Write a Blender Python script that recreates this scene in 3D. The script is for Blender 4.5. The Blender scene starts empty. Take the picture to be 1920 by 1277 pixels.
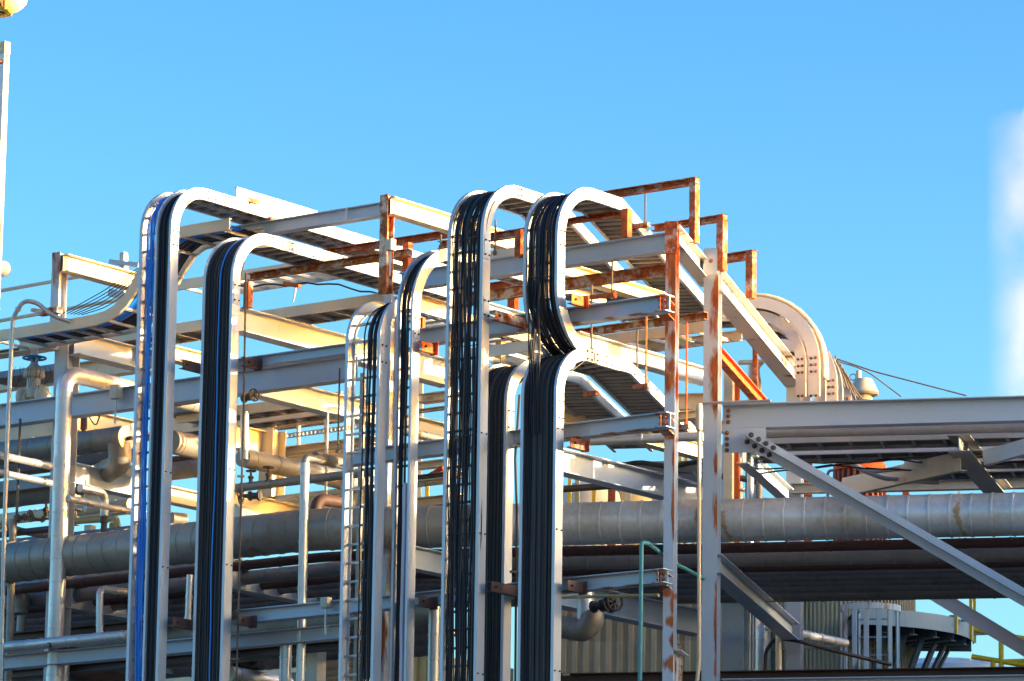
import bpy, bmesh, math, random
from mathutils import Vector as V, Matrix
rnd = random.Random(11)
PI = math.pi
sc = bpy.context.scene
COL = sc.collection
# ---------------------------------------------------------------- surveyed camera (from the vanishing points of the steelwork)
F = 8500.0
YAW, PIT, ROL = math.radians(37.17), math.radians(11.585), math.radians(0.84)
G = math.radians(24.48)                      # the right-hand rack is turned by this against the left-hand one
_r = V((math.cos(YAW), math.sin(YAW), 0)); _f = V((-math.sin(YAW), math.cos(YAW), 0)); _u = V((0, 0, 1))
W3 = _f*math.cos(PIT) + _u*math.sin(PIT); _u2 = _u*math.cos(PIT) - _f*math.sin(PIT)
R3 = _r*math.cos(ROL) + _u2*math.sin(ROL); U3 = _u2*math.cos(ROL) - _r*math.sin(ROL)
CAM = -W3*58.0
CAM = V((CAM.x, CAM.y, 1.7))
def ray(px, py): return R3*((px-960)/F) - U3*((py-638.5)/F) + W3
class Fr:
    """a horizontal survey frame: a runs along the rack face, b away from the viewer, z up"""
    def __init__(s, o, g):
        s.o = V((o[0], o[1], 0)); s.A = V((math.cos(g), math.sin(g), 0)); s.B = V((-math.sin(g), math.cos(g), 0))
    def w(s, a, b, z): return s.o + s.A*a + s.B*b + V((0, 0, z))
    def loc(s, p): d = p - s.o; return V((d.dot(s.A), d.dot(s.B), p.z))
    def at(s, px, py, a=None, b=None, z=None):
        r = ray(px, py); rl = V((r.dot(s.A), r.dot(s.B), r.z)); c = s.loc(CAM)
        t = ((a-c.x)/rl.x if a is not None else (b-c.y)/rl.y if b is not None else (z-c.z)/rl.z)
        return c + rl*t
F0 = Fr((0, 0), 0)
K1 = F0.at(1249, 700, b=1.35)
F1 = Fr((K1.x, K1.y), G)
UP = V((0, 0, 1))
# ---------------------------------------------------------------- mesh builder
class MB:
    def __init__(s): s.v = []; s.f = []; s.sm = []
    def add(s, vs, fs, smooth=False):
        n = len(s.v); s.v += [V(v) for v in vs]
        for f in fs: s.f.append([i+n for i in f]); s.sm.append(smooth)
    def bx(s, o, ax, ay, az):
        o = V(o); vs = [o, o+ax, o+ax+ay, o+ay, o+az, o+ax+az, o+ax+ay+az, o+ay+az]
        fs = [(0,3,2,1),(4,5,6,7),(0,1,5,4),(1,2,6,5),(2,3,7,6),(3,0,4,7)]
        if ax.cross(ay).dot(az) < 0: fs = [f[::-1] for f in fs]
        s.add(vs, fs)
    def bar(s, p, q, w, h, up=UP):
        p = V(p); q = V(q); d = (q-p).normalized(); l = d.cross(up)
        if l.length < 1e-4: l = d.cross(V((1, 0, 0)))
        l.normalize(); u = l.cross(d)
        s.bx(p - l*w/2 - u*h/2, q-p, l*w, u*h)
    def prism(s, prof, p, q, X, Y):
        p = V(p); q = V(q); n = len(prof)
        a = [p+X*x+Y*y for x, y in prof]; b = [q+X*x+Y*y for x, y in prof]
        fs = [(i, (i+1) % n, n+(i+1) % n, n+i) for i in range(n)] + [tuple(range(n))[::-1], tuple(range(n, 2*n))]
        if X.cross(Y).dot(q-p) < 0: fs = [f[::-1] for f in fs]
        s.add(a+b, fs)
    def sweep(s, prof, frames, closed=False):
        n = len(prof); m = len(frames); vs = []
        for P, N, L in frames: vs += [P+L*l+N*k for l, k in prof]
        fs = []
        for j in range(m-1):
            for i in range(n):
                fs.append((j*n+i, j*n+(i+1) % n, (j+1)*n+(i+1) % n, (j+1)*n+i))
        fs += [tuple(range(n))[::-1], tuple(range((m-1)*n, m*n))]
        s.add(vs, fs)
    def tube(s, pts, r, n=10, cap=True, smooth=True):
        pts = [V(p) for p in pts]; m = len(pts)
        rr = r if isinstance(r, (list, tuple)) else [r]*m
        T = []
        for i in range(m):
            a = pts[max(i-1, 0)]; b = pts[min(i+1, m-1)]; t = (b-a)
            T.append(t.normalized() if t.length > 1e-9 else V((0, 0, 1)))
        u = T[0].cross(UP)
        if u.length < 0.05: u = T[0].cross(V((0.3, 1, 0)))
        u.normalize(); vs = []
        for i in range(m):
            u = (u - T[i]*u.dot(T[i])).normalized(); w = T[i].cross(u)
            vs += [pts[i] + (u*math.cos(2*PI*k/n) + w*math.sin(2*PI*k/n))*rr[i] for k in range(n)]
        fs = [(j*n+k, j*n+(k+1) % n, (j+1)*n+(k+1) % n, (j+1)*n+k) for j in range(m-1) for k in range(n)]
        s.add(vs, fs, smooth)
        if cap: s.add(vs[:n], [tuple(range(n))[::-1]]); s.add(vs[-n:], [tuple(range(n))])
    def lathe(s, base, ax, prof, n=20):
        ax = V(ax).normalized(); u = ax.cross(V((0.31, 0.9, 0.2))).normalized(); w = ax.cross(u); vs = []
        for r, h in prof: vs += [V(base)+ax*h+(u*math.cos(2*PI*k/n)+w*math.sin(2*PI*k/n))*max(r, 1e-4) for k in range(n)]
        m = len(prof)
        fs = [(j*n+k, j*n+(k+1) % n, (j+1)*n+(k+1) % n, (j+1)*n+k) for j in range(m-1) for k in range(n)]
        fs += [tuple(range(n))[::-1], tuple(range((m-1)*n, m*n))]
        s.add(vs, fs, True)
    def torus(s, c, ax, R, r, n=20, k=6):
        ax = V(ax).normalized(); u = ax.cross(V((0.31, 0.9, 0.2))).normalized(); w = ax.cross(u)
        pts = [V(c)+(u*math.cos(2*PI*i/n)+w*math.sin(2*PI*i/n))*R for i in range(n+1)]
        s.tube(pts, r, k, cap=False)
    def mesh(s, name, o):
        me = bpy.data.meshes.new(name)
        me.from_pydata([tuple(v-o) for v in s.v], [], s.f)
        bm = bmesh.new(); bm.from_mesh(me); bmesh.ops.recalc_face_normals(bm, faces=bm.faces); bm.to_mesh(me); bm.free()
        me.polygons.foreach_set('use_smooth', s.sm)
        if any(s.sm): me.set_sharp_from_angle(angle=math.radians(38))
        me.update(); return me
    def origin(s):
        xs = [v.x for v in s.v]; ys = [v.y for v in s.v]; zs = [v.z for v in s.v]
        return V(((min(xs)+max(xs))/2, (min(ys)+max(ys))/2, min(zs)))
    def build(s, name, mat, parent=None):
        if parent is None: o = s.origin(); wl = o
        else: o = wp(parent); wl = V((0, 0, 0))
        me = s.mesh(name, o); me.materials.append(M[mat])
        ob = bpy.data.objects.new(name, me); COL.objects.link(ob); ob.location = wl; ob.parent = parent
        return ob
def wp(o):
    p = V(o.location)
    while o.parent: o = o.parent; p += o.location
    return p
def tag(o, label, cat, group=None, kind=None):
    if label: o['label'] = label
    if cat: o['category'] = cat
    if group: o['group'] = group
    if kind: o['kind'] = kind
    return o
def thing(name, label, cat, loc, group=None):
    o = bpy.data.objects.new(name, None); COL.objects.link(o); o.location = loc; o.empty_display_size = .2
    return tag(o, label, cat, group)
_shared = {}
def shared(key, mb, mat):
    if key not in _shared:
        me = mb().mesh(key, V((0, 0, 0))); me.materials.append(M[mat]); _shared[key] = me
    return _shared[key]
def inst(name, me, parent, p, X=None, Y=None, Z=None):
    o = bpy.data.objects.new(name, me); COL.objects.link(o); o.parent = parent; o.location = V(p)-wp(parent)
    if X is not None:
        m = Matrix((X, Y, Z)).transposed(); o.rotation_euler = m.to_euler()
    return o
def basis(n):
    n = V(n).normalized(); x = n.cross(UP)
    if x.length < .01: x = V((1, 0, 0))
    x.normalize(); return x, n.cross(x), n
def bolt_mb():
    m = MB(); m.lathe((0, 0, 0), (0, 0, 1), [(.027, -.004), (.027, .006), (.019, .007), (.019, .022), (.012, .026), (.012, .04)], 8); return m
def bolts(parent, pts, n, mat='bolt_rust', k=1.0):
    x, y, z = basis(n)
    for p in pts:
        o = inst('bolt', shared('bolt_'+mat, bolt_mb, mat), parent, p, x, y, z); o.scale = (k, k, k)
# ---------------------------------------------------------------- materials
M = {}
def nd(nt, t, **kw):
    n = nt.nodes.new(t)
    for k, v in kw.items():
        if k in n.inputs: n.inputs[k].default_value = v
        else: setattr(n, k, v)
    return n
def mk(name, base, rough=.5, metal=0., rust=0., rcol=(.28, .095, .022), rcol2=(.12, .038, .013), scale=2.2, grime=.18, bump=.12, blobs=None, streak=False, gcol=None, edge=.06, band=None):
    m = bpy.data.materials.new(name); m.use_nodes = True; nt = m.node_tree; L = nt.links.new
    b = nt.nodes['Principled BSDF']; b.inputs['Roughness'].default_value = rough; b.inputs['Metallic'].default_value = metal
    tc = nd(nt, 'ShaderNodeTexCoord'); oi = nd(nt, 'ShaderNodeObjectInfo')
    mul = nd(nt, 'ShaderNodeMath', operation='MULTIPLY'); mul.inputs[1].default_value = 37.0; L(oi.outputs['Random'], mul.inputs[0])
    add = nd(nt, 'ShaderNodeVectorMath', operation='ADD'); L(tc.outputs['Object'], add.inputs[0]); L(mul.outputs[0], add.inputs[1])
    mp = nd(nt, 'ShaderNodeMapping'); L(add.outputs[0], mp.inputs['Vector'])
    if streak: mp.inputs['Scale'].default_value = (1, 1, .22)
    n1 = nd(nt, 'ShaderNodeTexNoise', Scale=.9, Detail=5., Roughness=.65); L(mp.outputs[0], n1.inputs['Vector'])
    n2 = nd(nt, 'ShaderNodeTexNoise', Scale=14., Detail=4., Roughness=.6); L(mp.outputs[0], n2.inputs['Vector'])
    gm = nd(nt, 'ShaderNodeMix', data_type='RGBA', blend_type='MIX')
    g = gcol or tuple(c*.55 for c in base)
    gm.inputs['A'].default_value = (*base, 1); gm.inputs['B'].default_value = (*g, 1)
    rp = nd(nt, 'ShaderNodeMapRange'); rp.inputs['From Min'].default_value = .42; rp.inputs['From Max'].default_value = .72
    rp.inputs['To Max'].default_value = grime*2.2
    mx = nd(nt, 'ShaderNodeMath', operation='MULTIPLY_ADD'); L(n2.outputs['Fac'], mx.inputs[0]); mx.inputs[1].default_value = .35; L(n1.outputs['Fac'], mx.inputs[2])
    sb = nd(nt, 'ShaderNodeMath', operation='SUBTRACT'); L(mx.outputs[0], sb.inputs[0]); sb.inputs[1].default_value = .17
    L(sb.outputs[0], rp.inputs['Value']); L(rp.outputs[0], gm.inputs['Factor'])
    col = gm.outputs['Result']
    n3 = nd(nt, 'ShaderNodeTexNoise', Scale=scale, Detail=7., Roughness=.68); L(mp.outputs[0], n3.inputs['Vector'])
    mask = None
    if rust > 0:
        rr = nd(nt, 'ShaderNodeMapRange'); t = .78-.50*rust
        rr.inputs['From Min'].default_value = t-edge*.5; rr.inputs['From Max'].default_value = t+edge
        L(n3.outputs['Fac'], rr.inputs['Value']); mask = rr.outputs[0]
    for (cx, cy, cz, rx, ry, rz) in (blobs or []):
        s1 = nd(nt, 'ShaderNodeVectorMath', operation='SUBTRACT'); L(tc.outputs['Object'], s1.inputs[0]); s1.inputs[1].default_value = (cx, cy, cz)
        s2 = nd(nt, 'ShaderNodeVectorMath', operation='DIVIDE'); L(s1.outputs[0], s2.inputs[0]); s2.inputs[1].default_value = (rx, ry, rz)
        ln = nd(nt, 'ShaderNodeVectorMath', operation='LENGTH'); L(s2.outputs[0], ln.inputs[0])
        a = nd(nt, 'ShaderNodeMath', operation='MULTIPLY_ADD'); L(n3.outputs['Fac'], a.inputs[0]); a.inputs[1].default_value = 3.6; L(ln.outputs['Value'], a.inputs[2])
        r2 = nd(nt, 'ShaderNodeMapRange'); r2.inputs['From Min'].default_value = 2.92; r2.inputs['From Max'].default_value = 2.36
        L(a.outputs[0], r2.inputs['Value'])
        if mask is None: mask = r2.outputs[0]
        else:
            q = nd(nt, 'ShaderNodeMath', operation='MAXIMUM'); L(mask, q.inputs[0]); L(r2.outputs[0], q.inputs[1]); mask = q.outputs[0]
    if mask is not None:
        rc = nd(nt, 'ShaderNodeMix', data_type='RGBA'); rc.inputs['A'].default_value = (*rcol, 1); rc.inputs['B'].default_value = (*rcol2, 1)
        r3 = nd(nt, 'ShaderNodeMapRange'); r3.inputs['From Min'].default_value = .4; r3.inputs['From Max'].default_value = .62
        L(n2.outputs['Fac'], r3.inputs['Value']); L(r3.outputs[0], rc.inputs['Factor'])
        fm = nd(nt, 'ShaderNodeMix', data_type='RGBA'); L(mask, fm.inputs['Factor']); L(col, fm.inputs['A']); L(rc.outputs['Result'], fm.inputs['B'])
        col = fm.outputs['Result']
        ro = nd(nt, 'ShaderNodeMapRange'); ro.inputs['To Min'].default_value = rough; ro.inputs['To Max'].default_value = .9
        L(mask, ro.inputs['Value']); L(ro.outputs[0], b.inputs['Roughness'])
        if metal > 0:
            me = nd(nt, 'ShaderNodeMapRange'); me.inputs['To Min'].default_value = metal; me.inputs['To Max'].default_value = 0
            L(mask, me.inputs['Value']); L(me.outputs[0], b.inputs['Metallic'])
    else:
        ro = nd(nt, 'ShaderNodeMapRange'); ro.inputs['To Min'].default_value = rough*.8; ro.inputs['To Max'].default_value = min(1, rough*1.25)
        L(n1.outputs['Fac'], ro.inputs['Value']); L(ro.outputs[0], b.inputs['Roughness'])
    L(col, b.inputs['Base Color'])
    if bump:
        bp = nd(nt, 'ShaderNodeBump', Strength=bump, Distance=.01); L(n2.outputs['Fac'], bp.inputs['Height']); L(bp.outputs[0], b.inputs['Normal'])
    M[name] = m; return m
mk('paint', (.385, .455, .56), .5, rust=.16, grime=.14, gcol=(.36, .36, .34), streak=True)
mk('paint_worn', (.46, .49, .54), .5, rust=.40, grime=.2, gcol=(.40, .36, .30), streak=True)
mk('paint_rusty', (.60, .54, .44), .6, rust=.66, grime=.25, edge=.07, scale=4.5, rcol=(.44, .125, .024), rcol2=(.22, .055, .016))
mk('rust', (.50, .44, .40), .75, rust=.76, edge=.10, scale=5., rcol=(.42, .098, .026), rcol2=(.20, .048, .018))
mk('rust_orange', (.54, .105, .018), .75, rust=.60, edge=.15, scale=6., rcol=(.46, .075, .012), rcol2=(.13, .04, .014))
mk('cream', (.64, .53, .38), .55, rust=.12, grime=.16, gcol=(.42, .33, .22), streak=True)
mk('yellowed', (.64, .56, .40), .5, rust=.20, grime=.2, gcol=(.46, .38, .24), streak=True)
mk('rail', (.475, .54, .64), .42, metal=.15, rust=.15, grime=.26, gcol=(.38, .38, .37), bump=.10, streak=True, scale=3.5, edge=.16, rcol=(.30, .26, .21), rcol2=(.24, .18, .12))
mk('rung', (.42, .44, .46), .45, metal=.3, grime=.25, bump=.05)
mk('deck', (.13, .125, .12), .6, metal=.1, grime=.3)
mk('jacket', (.54, .55, .57), .38, metal=.55, grime=.25, gcol=(.34, .34, .34), bump=.06)
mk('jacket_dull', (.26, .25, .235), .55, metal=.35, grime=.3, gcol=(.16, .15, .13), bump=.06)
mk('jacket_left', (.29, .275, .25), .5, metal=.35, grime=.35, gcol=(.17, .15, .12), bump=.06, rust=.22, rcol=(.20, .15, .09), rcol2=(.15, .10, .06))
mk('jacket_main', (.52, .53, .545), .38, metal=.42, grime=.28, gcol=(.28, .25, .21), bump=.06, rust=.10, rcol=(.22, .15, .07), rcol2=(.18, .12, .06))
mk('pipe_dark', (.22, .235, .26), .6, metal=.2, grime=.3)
mk('brown', (.085, .045, .042), .6, grime=.25)
mk('black', (.018, .016, .017), .6, grime=.3)
for i, c in enumerate([(.022, .022, .030), (.045, .038, .040), (.016, .020, .036), (.085, .072, .066)]):
    mk('cable%d' % i, c, .6, grime=.3, bump=0); M['cable%d' % i].node_tree.nodes['Principled BSDF'].inputs['Specular IOR Level'].default_value = .35
mk('cable_blue', (.02, .27, .88), .35, grime=.2, bump=0)
mk('cable_lav', (.50, .44, .54), .45, grime=.15, bump=0)
mk('conduit', (.40, .41, .42), .4, metal=.5, rust=.2, grime=.2)
mk('teal', (.04, .22, .26), .45, grime=.2, bump=.04)
mk('yellow', (.75, .44, .01), .45, grime=.15, rust=.08, bump=.03)
mk('bolt_rust', (.20, .075, .035), .8, rust=.5, grime=.4, scale=30)
mk('bolt_dark', (.05, .035, .03), .6, grime=.3, scale=30)
mk('concrete', (.40, .37, .32), .9, grime=.3)
mk('gravel', (.10, .092, .08), .95, grime=.4, scale=.3)
mk('siding', (.34, .29, .20), .6, rust=.30, edge=.14, grime=.45, gcol=(.22, .17, .11), streak=True, scale=1.5, rcol=(.26, .12, .02), rcol2=(.2, .09, .02))
mk('siding_gold', (.46, .36, .16), .6, rust=.1, grime=.25)
mk('steel_blue', (.22, .30, .36), .5, rust=.1, grime=.2)
mk('steel_dark', (.05, .075, .10), .6, rust=.1, grime=.2)
mk('pinkish', (.66, .61, .58), .5, rust=.10, grime=.16, gcol=(.42, .37, .33), streak=True)
mk('brace_grey', (.27, .275, .275), .55, rust=.28, grime=.25, streak=True)
mk('wall_cream', (.66, .58, .44), .8, rust=0, grime=.15)
mk('valve', (.085, .07, .06), .6, rust=.2, grime=.3)
mk('valve_pale', (.48, .45, .38), .5, rust=.15, grime=.25)
mk('wheel_blue', (.01, .14, .36), .45, grime=.2)
mk('cap_red', (.30, .075, .05), .6, rust=.35, grime=.3)
mk('lamp_white', (.78, .78, .76), .35, grime=.1)
BLOCKER_H = 13.45
SUN_AZ, SUN_EL, SUN_E, SUN_C = 11.3, 6.8, 4.8, (1., .79, .50)
SKY_AIR, SKY_DUST, SKY_OZ, SKY_SAT, SKY_HUE, SKY_STR, EXPO, SKY_GAM, SKY_VAL = 1.0, 1.8, 2.2, 1.07, .498, .15, 1.5, 1.8, .735
# ---------------------------------------------------------------- building blocks
def Iprof(h, w, tf=.013, tw=.010):
    a = w/2; t = tw/2
    return [(-a, 0), (-a, -tf), (-t, -tf), (-t, -h+tf), (-a, -h+tf), (-a, -h), (a, -h), (a, -h+tf), (t, -h+tf), (t, -tf), (a, -tf), (a, 0)]
def Cprof(h, w, t=.010):                       # channel, web at +w/2 side
    a = w/2
    return [(-a, 0), (-a, -t), (a-t, -t), (a-t, -h+t), (-a, -h+t), (-a, -h), (a, -h), (a, 0)]
def Lprof(h, w, t=.012): a = w/2; return [(-a, 0), (-a, -h), (-a+t, -h), (-a+t, -t), (a, -t), (a, 0)]
PROF = {'I': Iprof, 'C': Cprof, 'L': Lprof, 'B': lambda h, w: [(-w/2, 0), (-w/2, -h), (w/2, -h), (w/2, 0)],
        'Cm': lambda h, w: [(-x, y) for x, y in Cprof(h, w)][::-1]}
def beam(fr, d, name, label, cat, x1, y1, x2, y2, yb, at, w, mat, group=None, prof='I', h=None, z=None, ext=0.):
    """a steel member along a (d='a', front face at b=at) or along b (d='b', starting at b=at); pixels give its top edge"""
    if d == 'a':
        p = fr.at(x1, y1, b=at); q = fr.at(x2, y2, b=at); hh = h or p.z-fr.at(x1, yb, b=at).z
        zz = (p.z+q.z)/2 if z is None else z
        P = fr.w(p.x, at+w/2, zz); Q = fr.w(q.x+ext, at+w/2, zz); X = -fr.B
    else:
        p = fr.at(x1, y1, b=at); q = fr.at(x2, y2, a=p.x); hh = h or p.z-fr.at(x1, yb, b=at).z
        zz = (p.z+q.z)/2 if z is None else z
        P = fr.w(p.x-w/2, at, zz); Q = fr.w(p.x-w/2, q.y, zz); X = fr.A
    m = MB(); m.prism(PROF[prof](hh, w), P, Q, X, UP)
    o = tag(m.build(name, mat), label, cat, group); o_h = hh
    INFO[o.name] = (P, Q, hh, w)
    return o
INFO = {}
def post(fr, name, label, cat, x, yt, at, w, d, mat, ybot=None, group=None, prof='I', zb=0., build=True):
    p = fr.at(x, yt, b=at); zb = fr.at(x, ybot, b=at).z if ybot else zb
    P = fr.w(p.x+w/2, at, zb); Q = V((P.x, P.y, p.z))
    m = MB(); m.prism(PROF[prof](d, w), P, Q, fr.A, -fr.B)
    if not build: return m
    o = tag(m.build(name, mat), label, cat, group); INFO[o.name] = (P, Q, d, w); return o
def fillet(pts, R, n=8):
    pts = [V(p) for p in pts]; out = [pts[0]]
    for i in range(1, len(pts)-1):
        a, b, c = pts[i-1], pts[i], pts[i+1]; u = (a-b).normalized(); v = (c-b).normalized()
        ang = u.angle(v)
        if ang > 3.1: out.append(b); continue
        t = min(R/math.tan(ang/2), (a-b).length*.48, (c-b).length*.48); r = t*math.tan(ang/2)
        ctr = b + (u+v).normalized()*(r/math.sin(ang/2)); e0 = (b+u*t)-ctr; e1 = (b+v*t)-ctr
        tot = e0.angle(e1)
        for k in range(n+1):
            f = k/n; out.append(ctr + (e0*math.sin((1-f)*tot)+e1*math.sin(f*tot))/math.sin(tot))
    out.append(pts[-1]); return out
def pipe(name, label, cat, pts, r, mat, seam=.95, R=None, n=18, group=None, bump=.006, parent=None, phase=.4):
    pts = fillet(pts, R or r*2.6, 8) if len(pts) > 2 else [V(p) for p in pts]
    P = []; RR = []; s = 0; nxt = seam*phase if seam else 1e9
    for i in range(len(pts)-1):
        a, b = pts[i], pts[i+1]; l = (b-a).length
        if l < 1e-6: continue
        P.append(a); RR.append(r)
        while nxt < s+l:
            f = nxt-s
            if .03 < f < l-.03:
                for e, k in ((-.016, 0), (-.013, bump), (.013, bump), (.016, 0)):
                    P.append(a+(b-a)*((f+e)/l)); RR.append(r+k)
            nxt += seam
        s += l
    P.append(pts[-1]); RR.append(r)
    m = MB(); m.tube(P, RR, n); o = m.build(name, mat, parent)
    if parent is None: tag(o, label, cat, group)
    return o
# ---- cable trays ------------------------------------------------------------
def seglen(fr): 
    s = [0]
    for i in range(1, len(fr)): s.append(s[-1]+(fr[i][0]-fr[i-1][0]).length)
    return s
def fat(fr, S, s):
    s = max(0, min(S[-1]-1e-6, s)); i = 0
    lo, hi = 0, len(S)-1
    while hi-lo > 1:
        mid = (lo+hi)//2
        if S[mid] <= s: lo = mid
        else: hi = mid
    i = lo; f = (s-S[i])/max(1e-9, S[i+1]-S[i]); a, b = fr[i], fr[i+1]
    return a[0].lerp(b[0], f), a[1].lerp(b[1], f).normalized(), a[2].lerp(b[2], f)
def tray(label, frames, W, d, fl=.045, rung=.235, rung_n=.035, rh=.03, mat='rail', rmat='rung', group=None, divider=None, plates=(), deck=None, sides=(0, 1), cat='cable tray', rw=.03):
    root = thing('cable_tray', label, cat, frames[0][0]+frames[0][2]*(W/2), group)
    t = .007
    for sd in sides:
        sg = 1 if sd == 0 else -1; o = 0 if sd == 0 else W
        pr = [(o, 0), (o+sg*fl, 0), (o+sg*fl, t), (o+sg*t, t), (o+sg*t, d-t), (o+sg*fl, d-t), (o+sg*fl, d), (o, d)]
        m = MB(); m.sweep(pr, frames); m.build('side_rail', mat, root)
    if divider:
        m = MB(); m.sweep([(divider, .004), (divider+.012, .004), (divider+.012, d-.014), (divider+.03, d-.014), (divider+.03, d-.003), (divider, d-.003)], frames); m.build('divider', mat, root)
    S = seglen(frames)
    if rung:
        s = rung*.5; k = 0; nm = (W, rw, rh)
        while s < S[-1] and k < 98:
            P, N, L = fat(frames, S, s); Ln = L.normalized(); T = Ln.cross(N).normalized()
            N2 = T.cross(Ln)
            key = 'rung_%.3f_%.3f' % (W, rh)
            def mb():
                m = MB(); m.bx((t*1.5, -rw/2, -rh/2), V((W-3*t, 0, 0)), V((0, rw, 0)), V((0, 0, rh))); return m
            o = inst('rung', shared(key+rmat, mb, rmat), root, P+N*rung_n, Ln, T*-1, Ln.cross(T*-1))
            s += rung; k += 1
    for s0, ln in plates:
        P0, N0, L0 = fat(frames, S, s0-ln/2); P1, N1, L1 = fat(frames, S, s0+ln/2)
        m = MB(); a = P0+L0*(W+.0025); b = P1+L1*(W+.0025)
        X = L0.normalized()
        m.bx(a+N0*.022, (b+N1*.022)-(a+N0*.022), N0*(d-.044), X*.006); pl = m.build('splice_plate', mat, root)
        pts = []
        for f in (.18, .82):
            for g_ in (.25, .75): pts.append((a.lerp(b, f))+N0*(d*g_)+X*.006)
        mm = MB()
        bolts(pl, pts, X, 'bolt_dark', .55)
    if deck:                                   # solid ribbed underside; down a riser it is an added sun stop
        s0, s1, mt = deck; fs = [fat(frames, S, s0+(s1-s0)*k/24) for k in range(25)]
        m = MB(); m.sweep([(.012, .052), (W-.012, .052), (W-.012, .060), (.012, .060)], fs); m.build('bottom_sheet', mt, root)
    root['_s'] = 0; del root['_s']
    return root, S
def vframes(XL, y0, d, zb, zt, R, W, yk=None, qlen=5., yend=4., s_bend=None):
    fr = []; X = V((1, 0, 0)); yb = y0+d
    if s_bend:
        z2, r, ye = s_bend
        fr += [(V((XL, ye, z2)), V((0, 0, -1)), X), (V((XL, (ye+yb+r)/2, z2)), V((0, 0, -1)), X)]
        for k in range(11):
            th = 1.5*PI-.5*PI*k/10
            fr.append((V((XL, yb+r+r*math.cos(th), z2+r+r*math.sin(th))), V((0, math.cos(th), math.sin(th))), X))
        z = z2+r
    else: z = zb; fr.append((V((XL, yb, z)), V((0, -1, 0)), X))
    while z+.5 < zt-R:
        z += .5; fr.append((V((XL, yb, z)), V((0, -1, 0)), X))
    for k in range(13):
        th = PI-.5*PI*k/12
        fr.append((V((XL, y0+R+(R-d)*math.cos(th), zt-R+(R-d)*math.sin(th))), V((0, math.cos(th), math.sin(th))), X))
    z = zt-d
    ye = (yk-W*math.tan(G/2)) if yk else yend
    y = y0+R
    while y+.6 < ye: y += .6; fr.append((V((XL, y, z)), V((0, 0, 1)), X))
    if yk:
        Lk = V((math.cos(G/2), math.sin(G/2), 0))/math.cos(G/2)
        P = V((XL, ye, z)); fr.append((P, V((0, 0, 1)), Lk)); Lc = F1.A.copy()
        fr.append((P+F1.B*.15+(Lk-Lc)*0, V((0, 0, 1)), Lk.lerp(Lc, 1)))
        q = .15
        while q < qlen: q += .6; fr.append((P+F1.B*q, V((0, 0, 1)), Lc))
    else: fr.append((V((XL, ye, z)), V((0, 0, 1)), X))
    return fr
def bundle(label, frames, specs, loc, group='cable bundles running down the trays', s0=.02, s1=None):
    """specs: (l, n, r, mat, wobble)"""
    root = thing('cable_bundle', label, 'cables', loc, group); S = seglen(frames); s1 = s1 or S[-1]-.02
    for (l, n, r, mat, wob) in specs:
        ph = [rnd.uniform(0, 6.28) for _ in range(5)]; fq = [rnd.uniform(.5, 1.1), rnd.uniform(1.3, 2.3), rnd.uniform(.5, 1.3), rnd.uniform(2.8, 4.4)]
        ss = set(); s = s0
        while s < s1: ss.add(round(s, 4)); s += .28
        ss.add(s1); ss |= {round(x, 4) for x in S if s0 < x < s1}
        P = []; Nn = []; ring = []
        k = 5; vs = []
        for s in sorted(ss):
            p, N, L = fat(frames, S, s)
            dl = wob*(math.sin(fq[0]*s*2+ph[0])*.6+math.sin(fq[1]*s*2+ph[1])*.35+math.sin(fq[3]*s*2+ph[4])*.2); dn = wob*.35*math.sin(fq[2]*s*2+ph[2])
            c = p+L*(l+dl)+N*(n+dn); Ln = L.normalized()
            vs += [c+(Ln*math.cos(2*PI*i/k+ph[3])+N*math.sin(2*PI*i/k+ph[3]))*r for i in range(k)]
        m = MB(); q = len(vs)//k
        m.add(vs, [(j*k+i, j*k+(i+1) % k, (j+1)*k+(i+1) % k, (j+1)*k+i) for j in range(q-1) for i in range(k)], True)
        m.build('cable', mat, root)
    return root
def pack(l0, l1, n, layers, r, wob, n0=.075, dn=.022, mats=('cable0', 'cable1', 'cable2', 'cable0', 'cable3'), jit=.3):
    out = []
    for j in range(layers):
        for i in range(n):
            st = (l1-l0)/max(1, n-1)
            out.append((l0+st*(i+(.5 if j % 2 else 0)*(i < n-1)+rnd.uniform(-jit, jit)), n0+dn*j+rnd.uniform(-.006, .006), r*rnd.uniform(.68, 1.28), rnd.choice(mats), wob*rnd.uniform(.5, 1.5)))
    return out
# ================================================================ CABLE TRAYS
d = .16; ZB = 3.0
def X0(px, Y, row=1000): return F0.at(px, row, b=Y).x
def ztop(px, py, x): return F0.at(px, py, a=x).z
GT = 'ladder cable trays rising up the rack'
# T1: two bays, blue cables on the left, black on the right
x1, x1r = X0(244, 0), X0(304, 0); W1 = x1r-x1; zt1 = ztop(555, 404, x1r)
f = vframes(x1, 0, d, ZB, zt1, .67, W1, yend=6.2); f1 = f
r1, S = tray('tall double-bay tray at far left holding a blue cable bunch', f, W1, d, group=GT, divider=W1*.50, plates=((zt1-.67-ZB-.15, .3), (zt1-ZB+.45, .3)), deck=(zt1-ZB+.3, zt1-ZB+5.2, 'deck'))
sp = [(.10+i*.017+rnd.uniform(-.004, .004), .06+.02*(i % 2), .010, 'cable_blue', .016) for i in range(6)] + [(.115+i*.022, .095, .009, 'cable_blue', .03) for i in range(4)]
bundle('loose bunch of bright blue cables in the left bay of the far left tray', f, sp, (x1+.15, .05, ZB))
bundle('dense flat black cables in the right bay of the far left tray', f, pack(W1*.54, W1-.05, 12, 2, .0125, .003), (x1+.4, .05, ZB))
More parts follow.
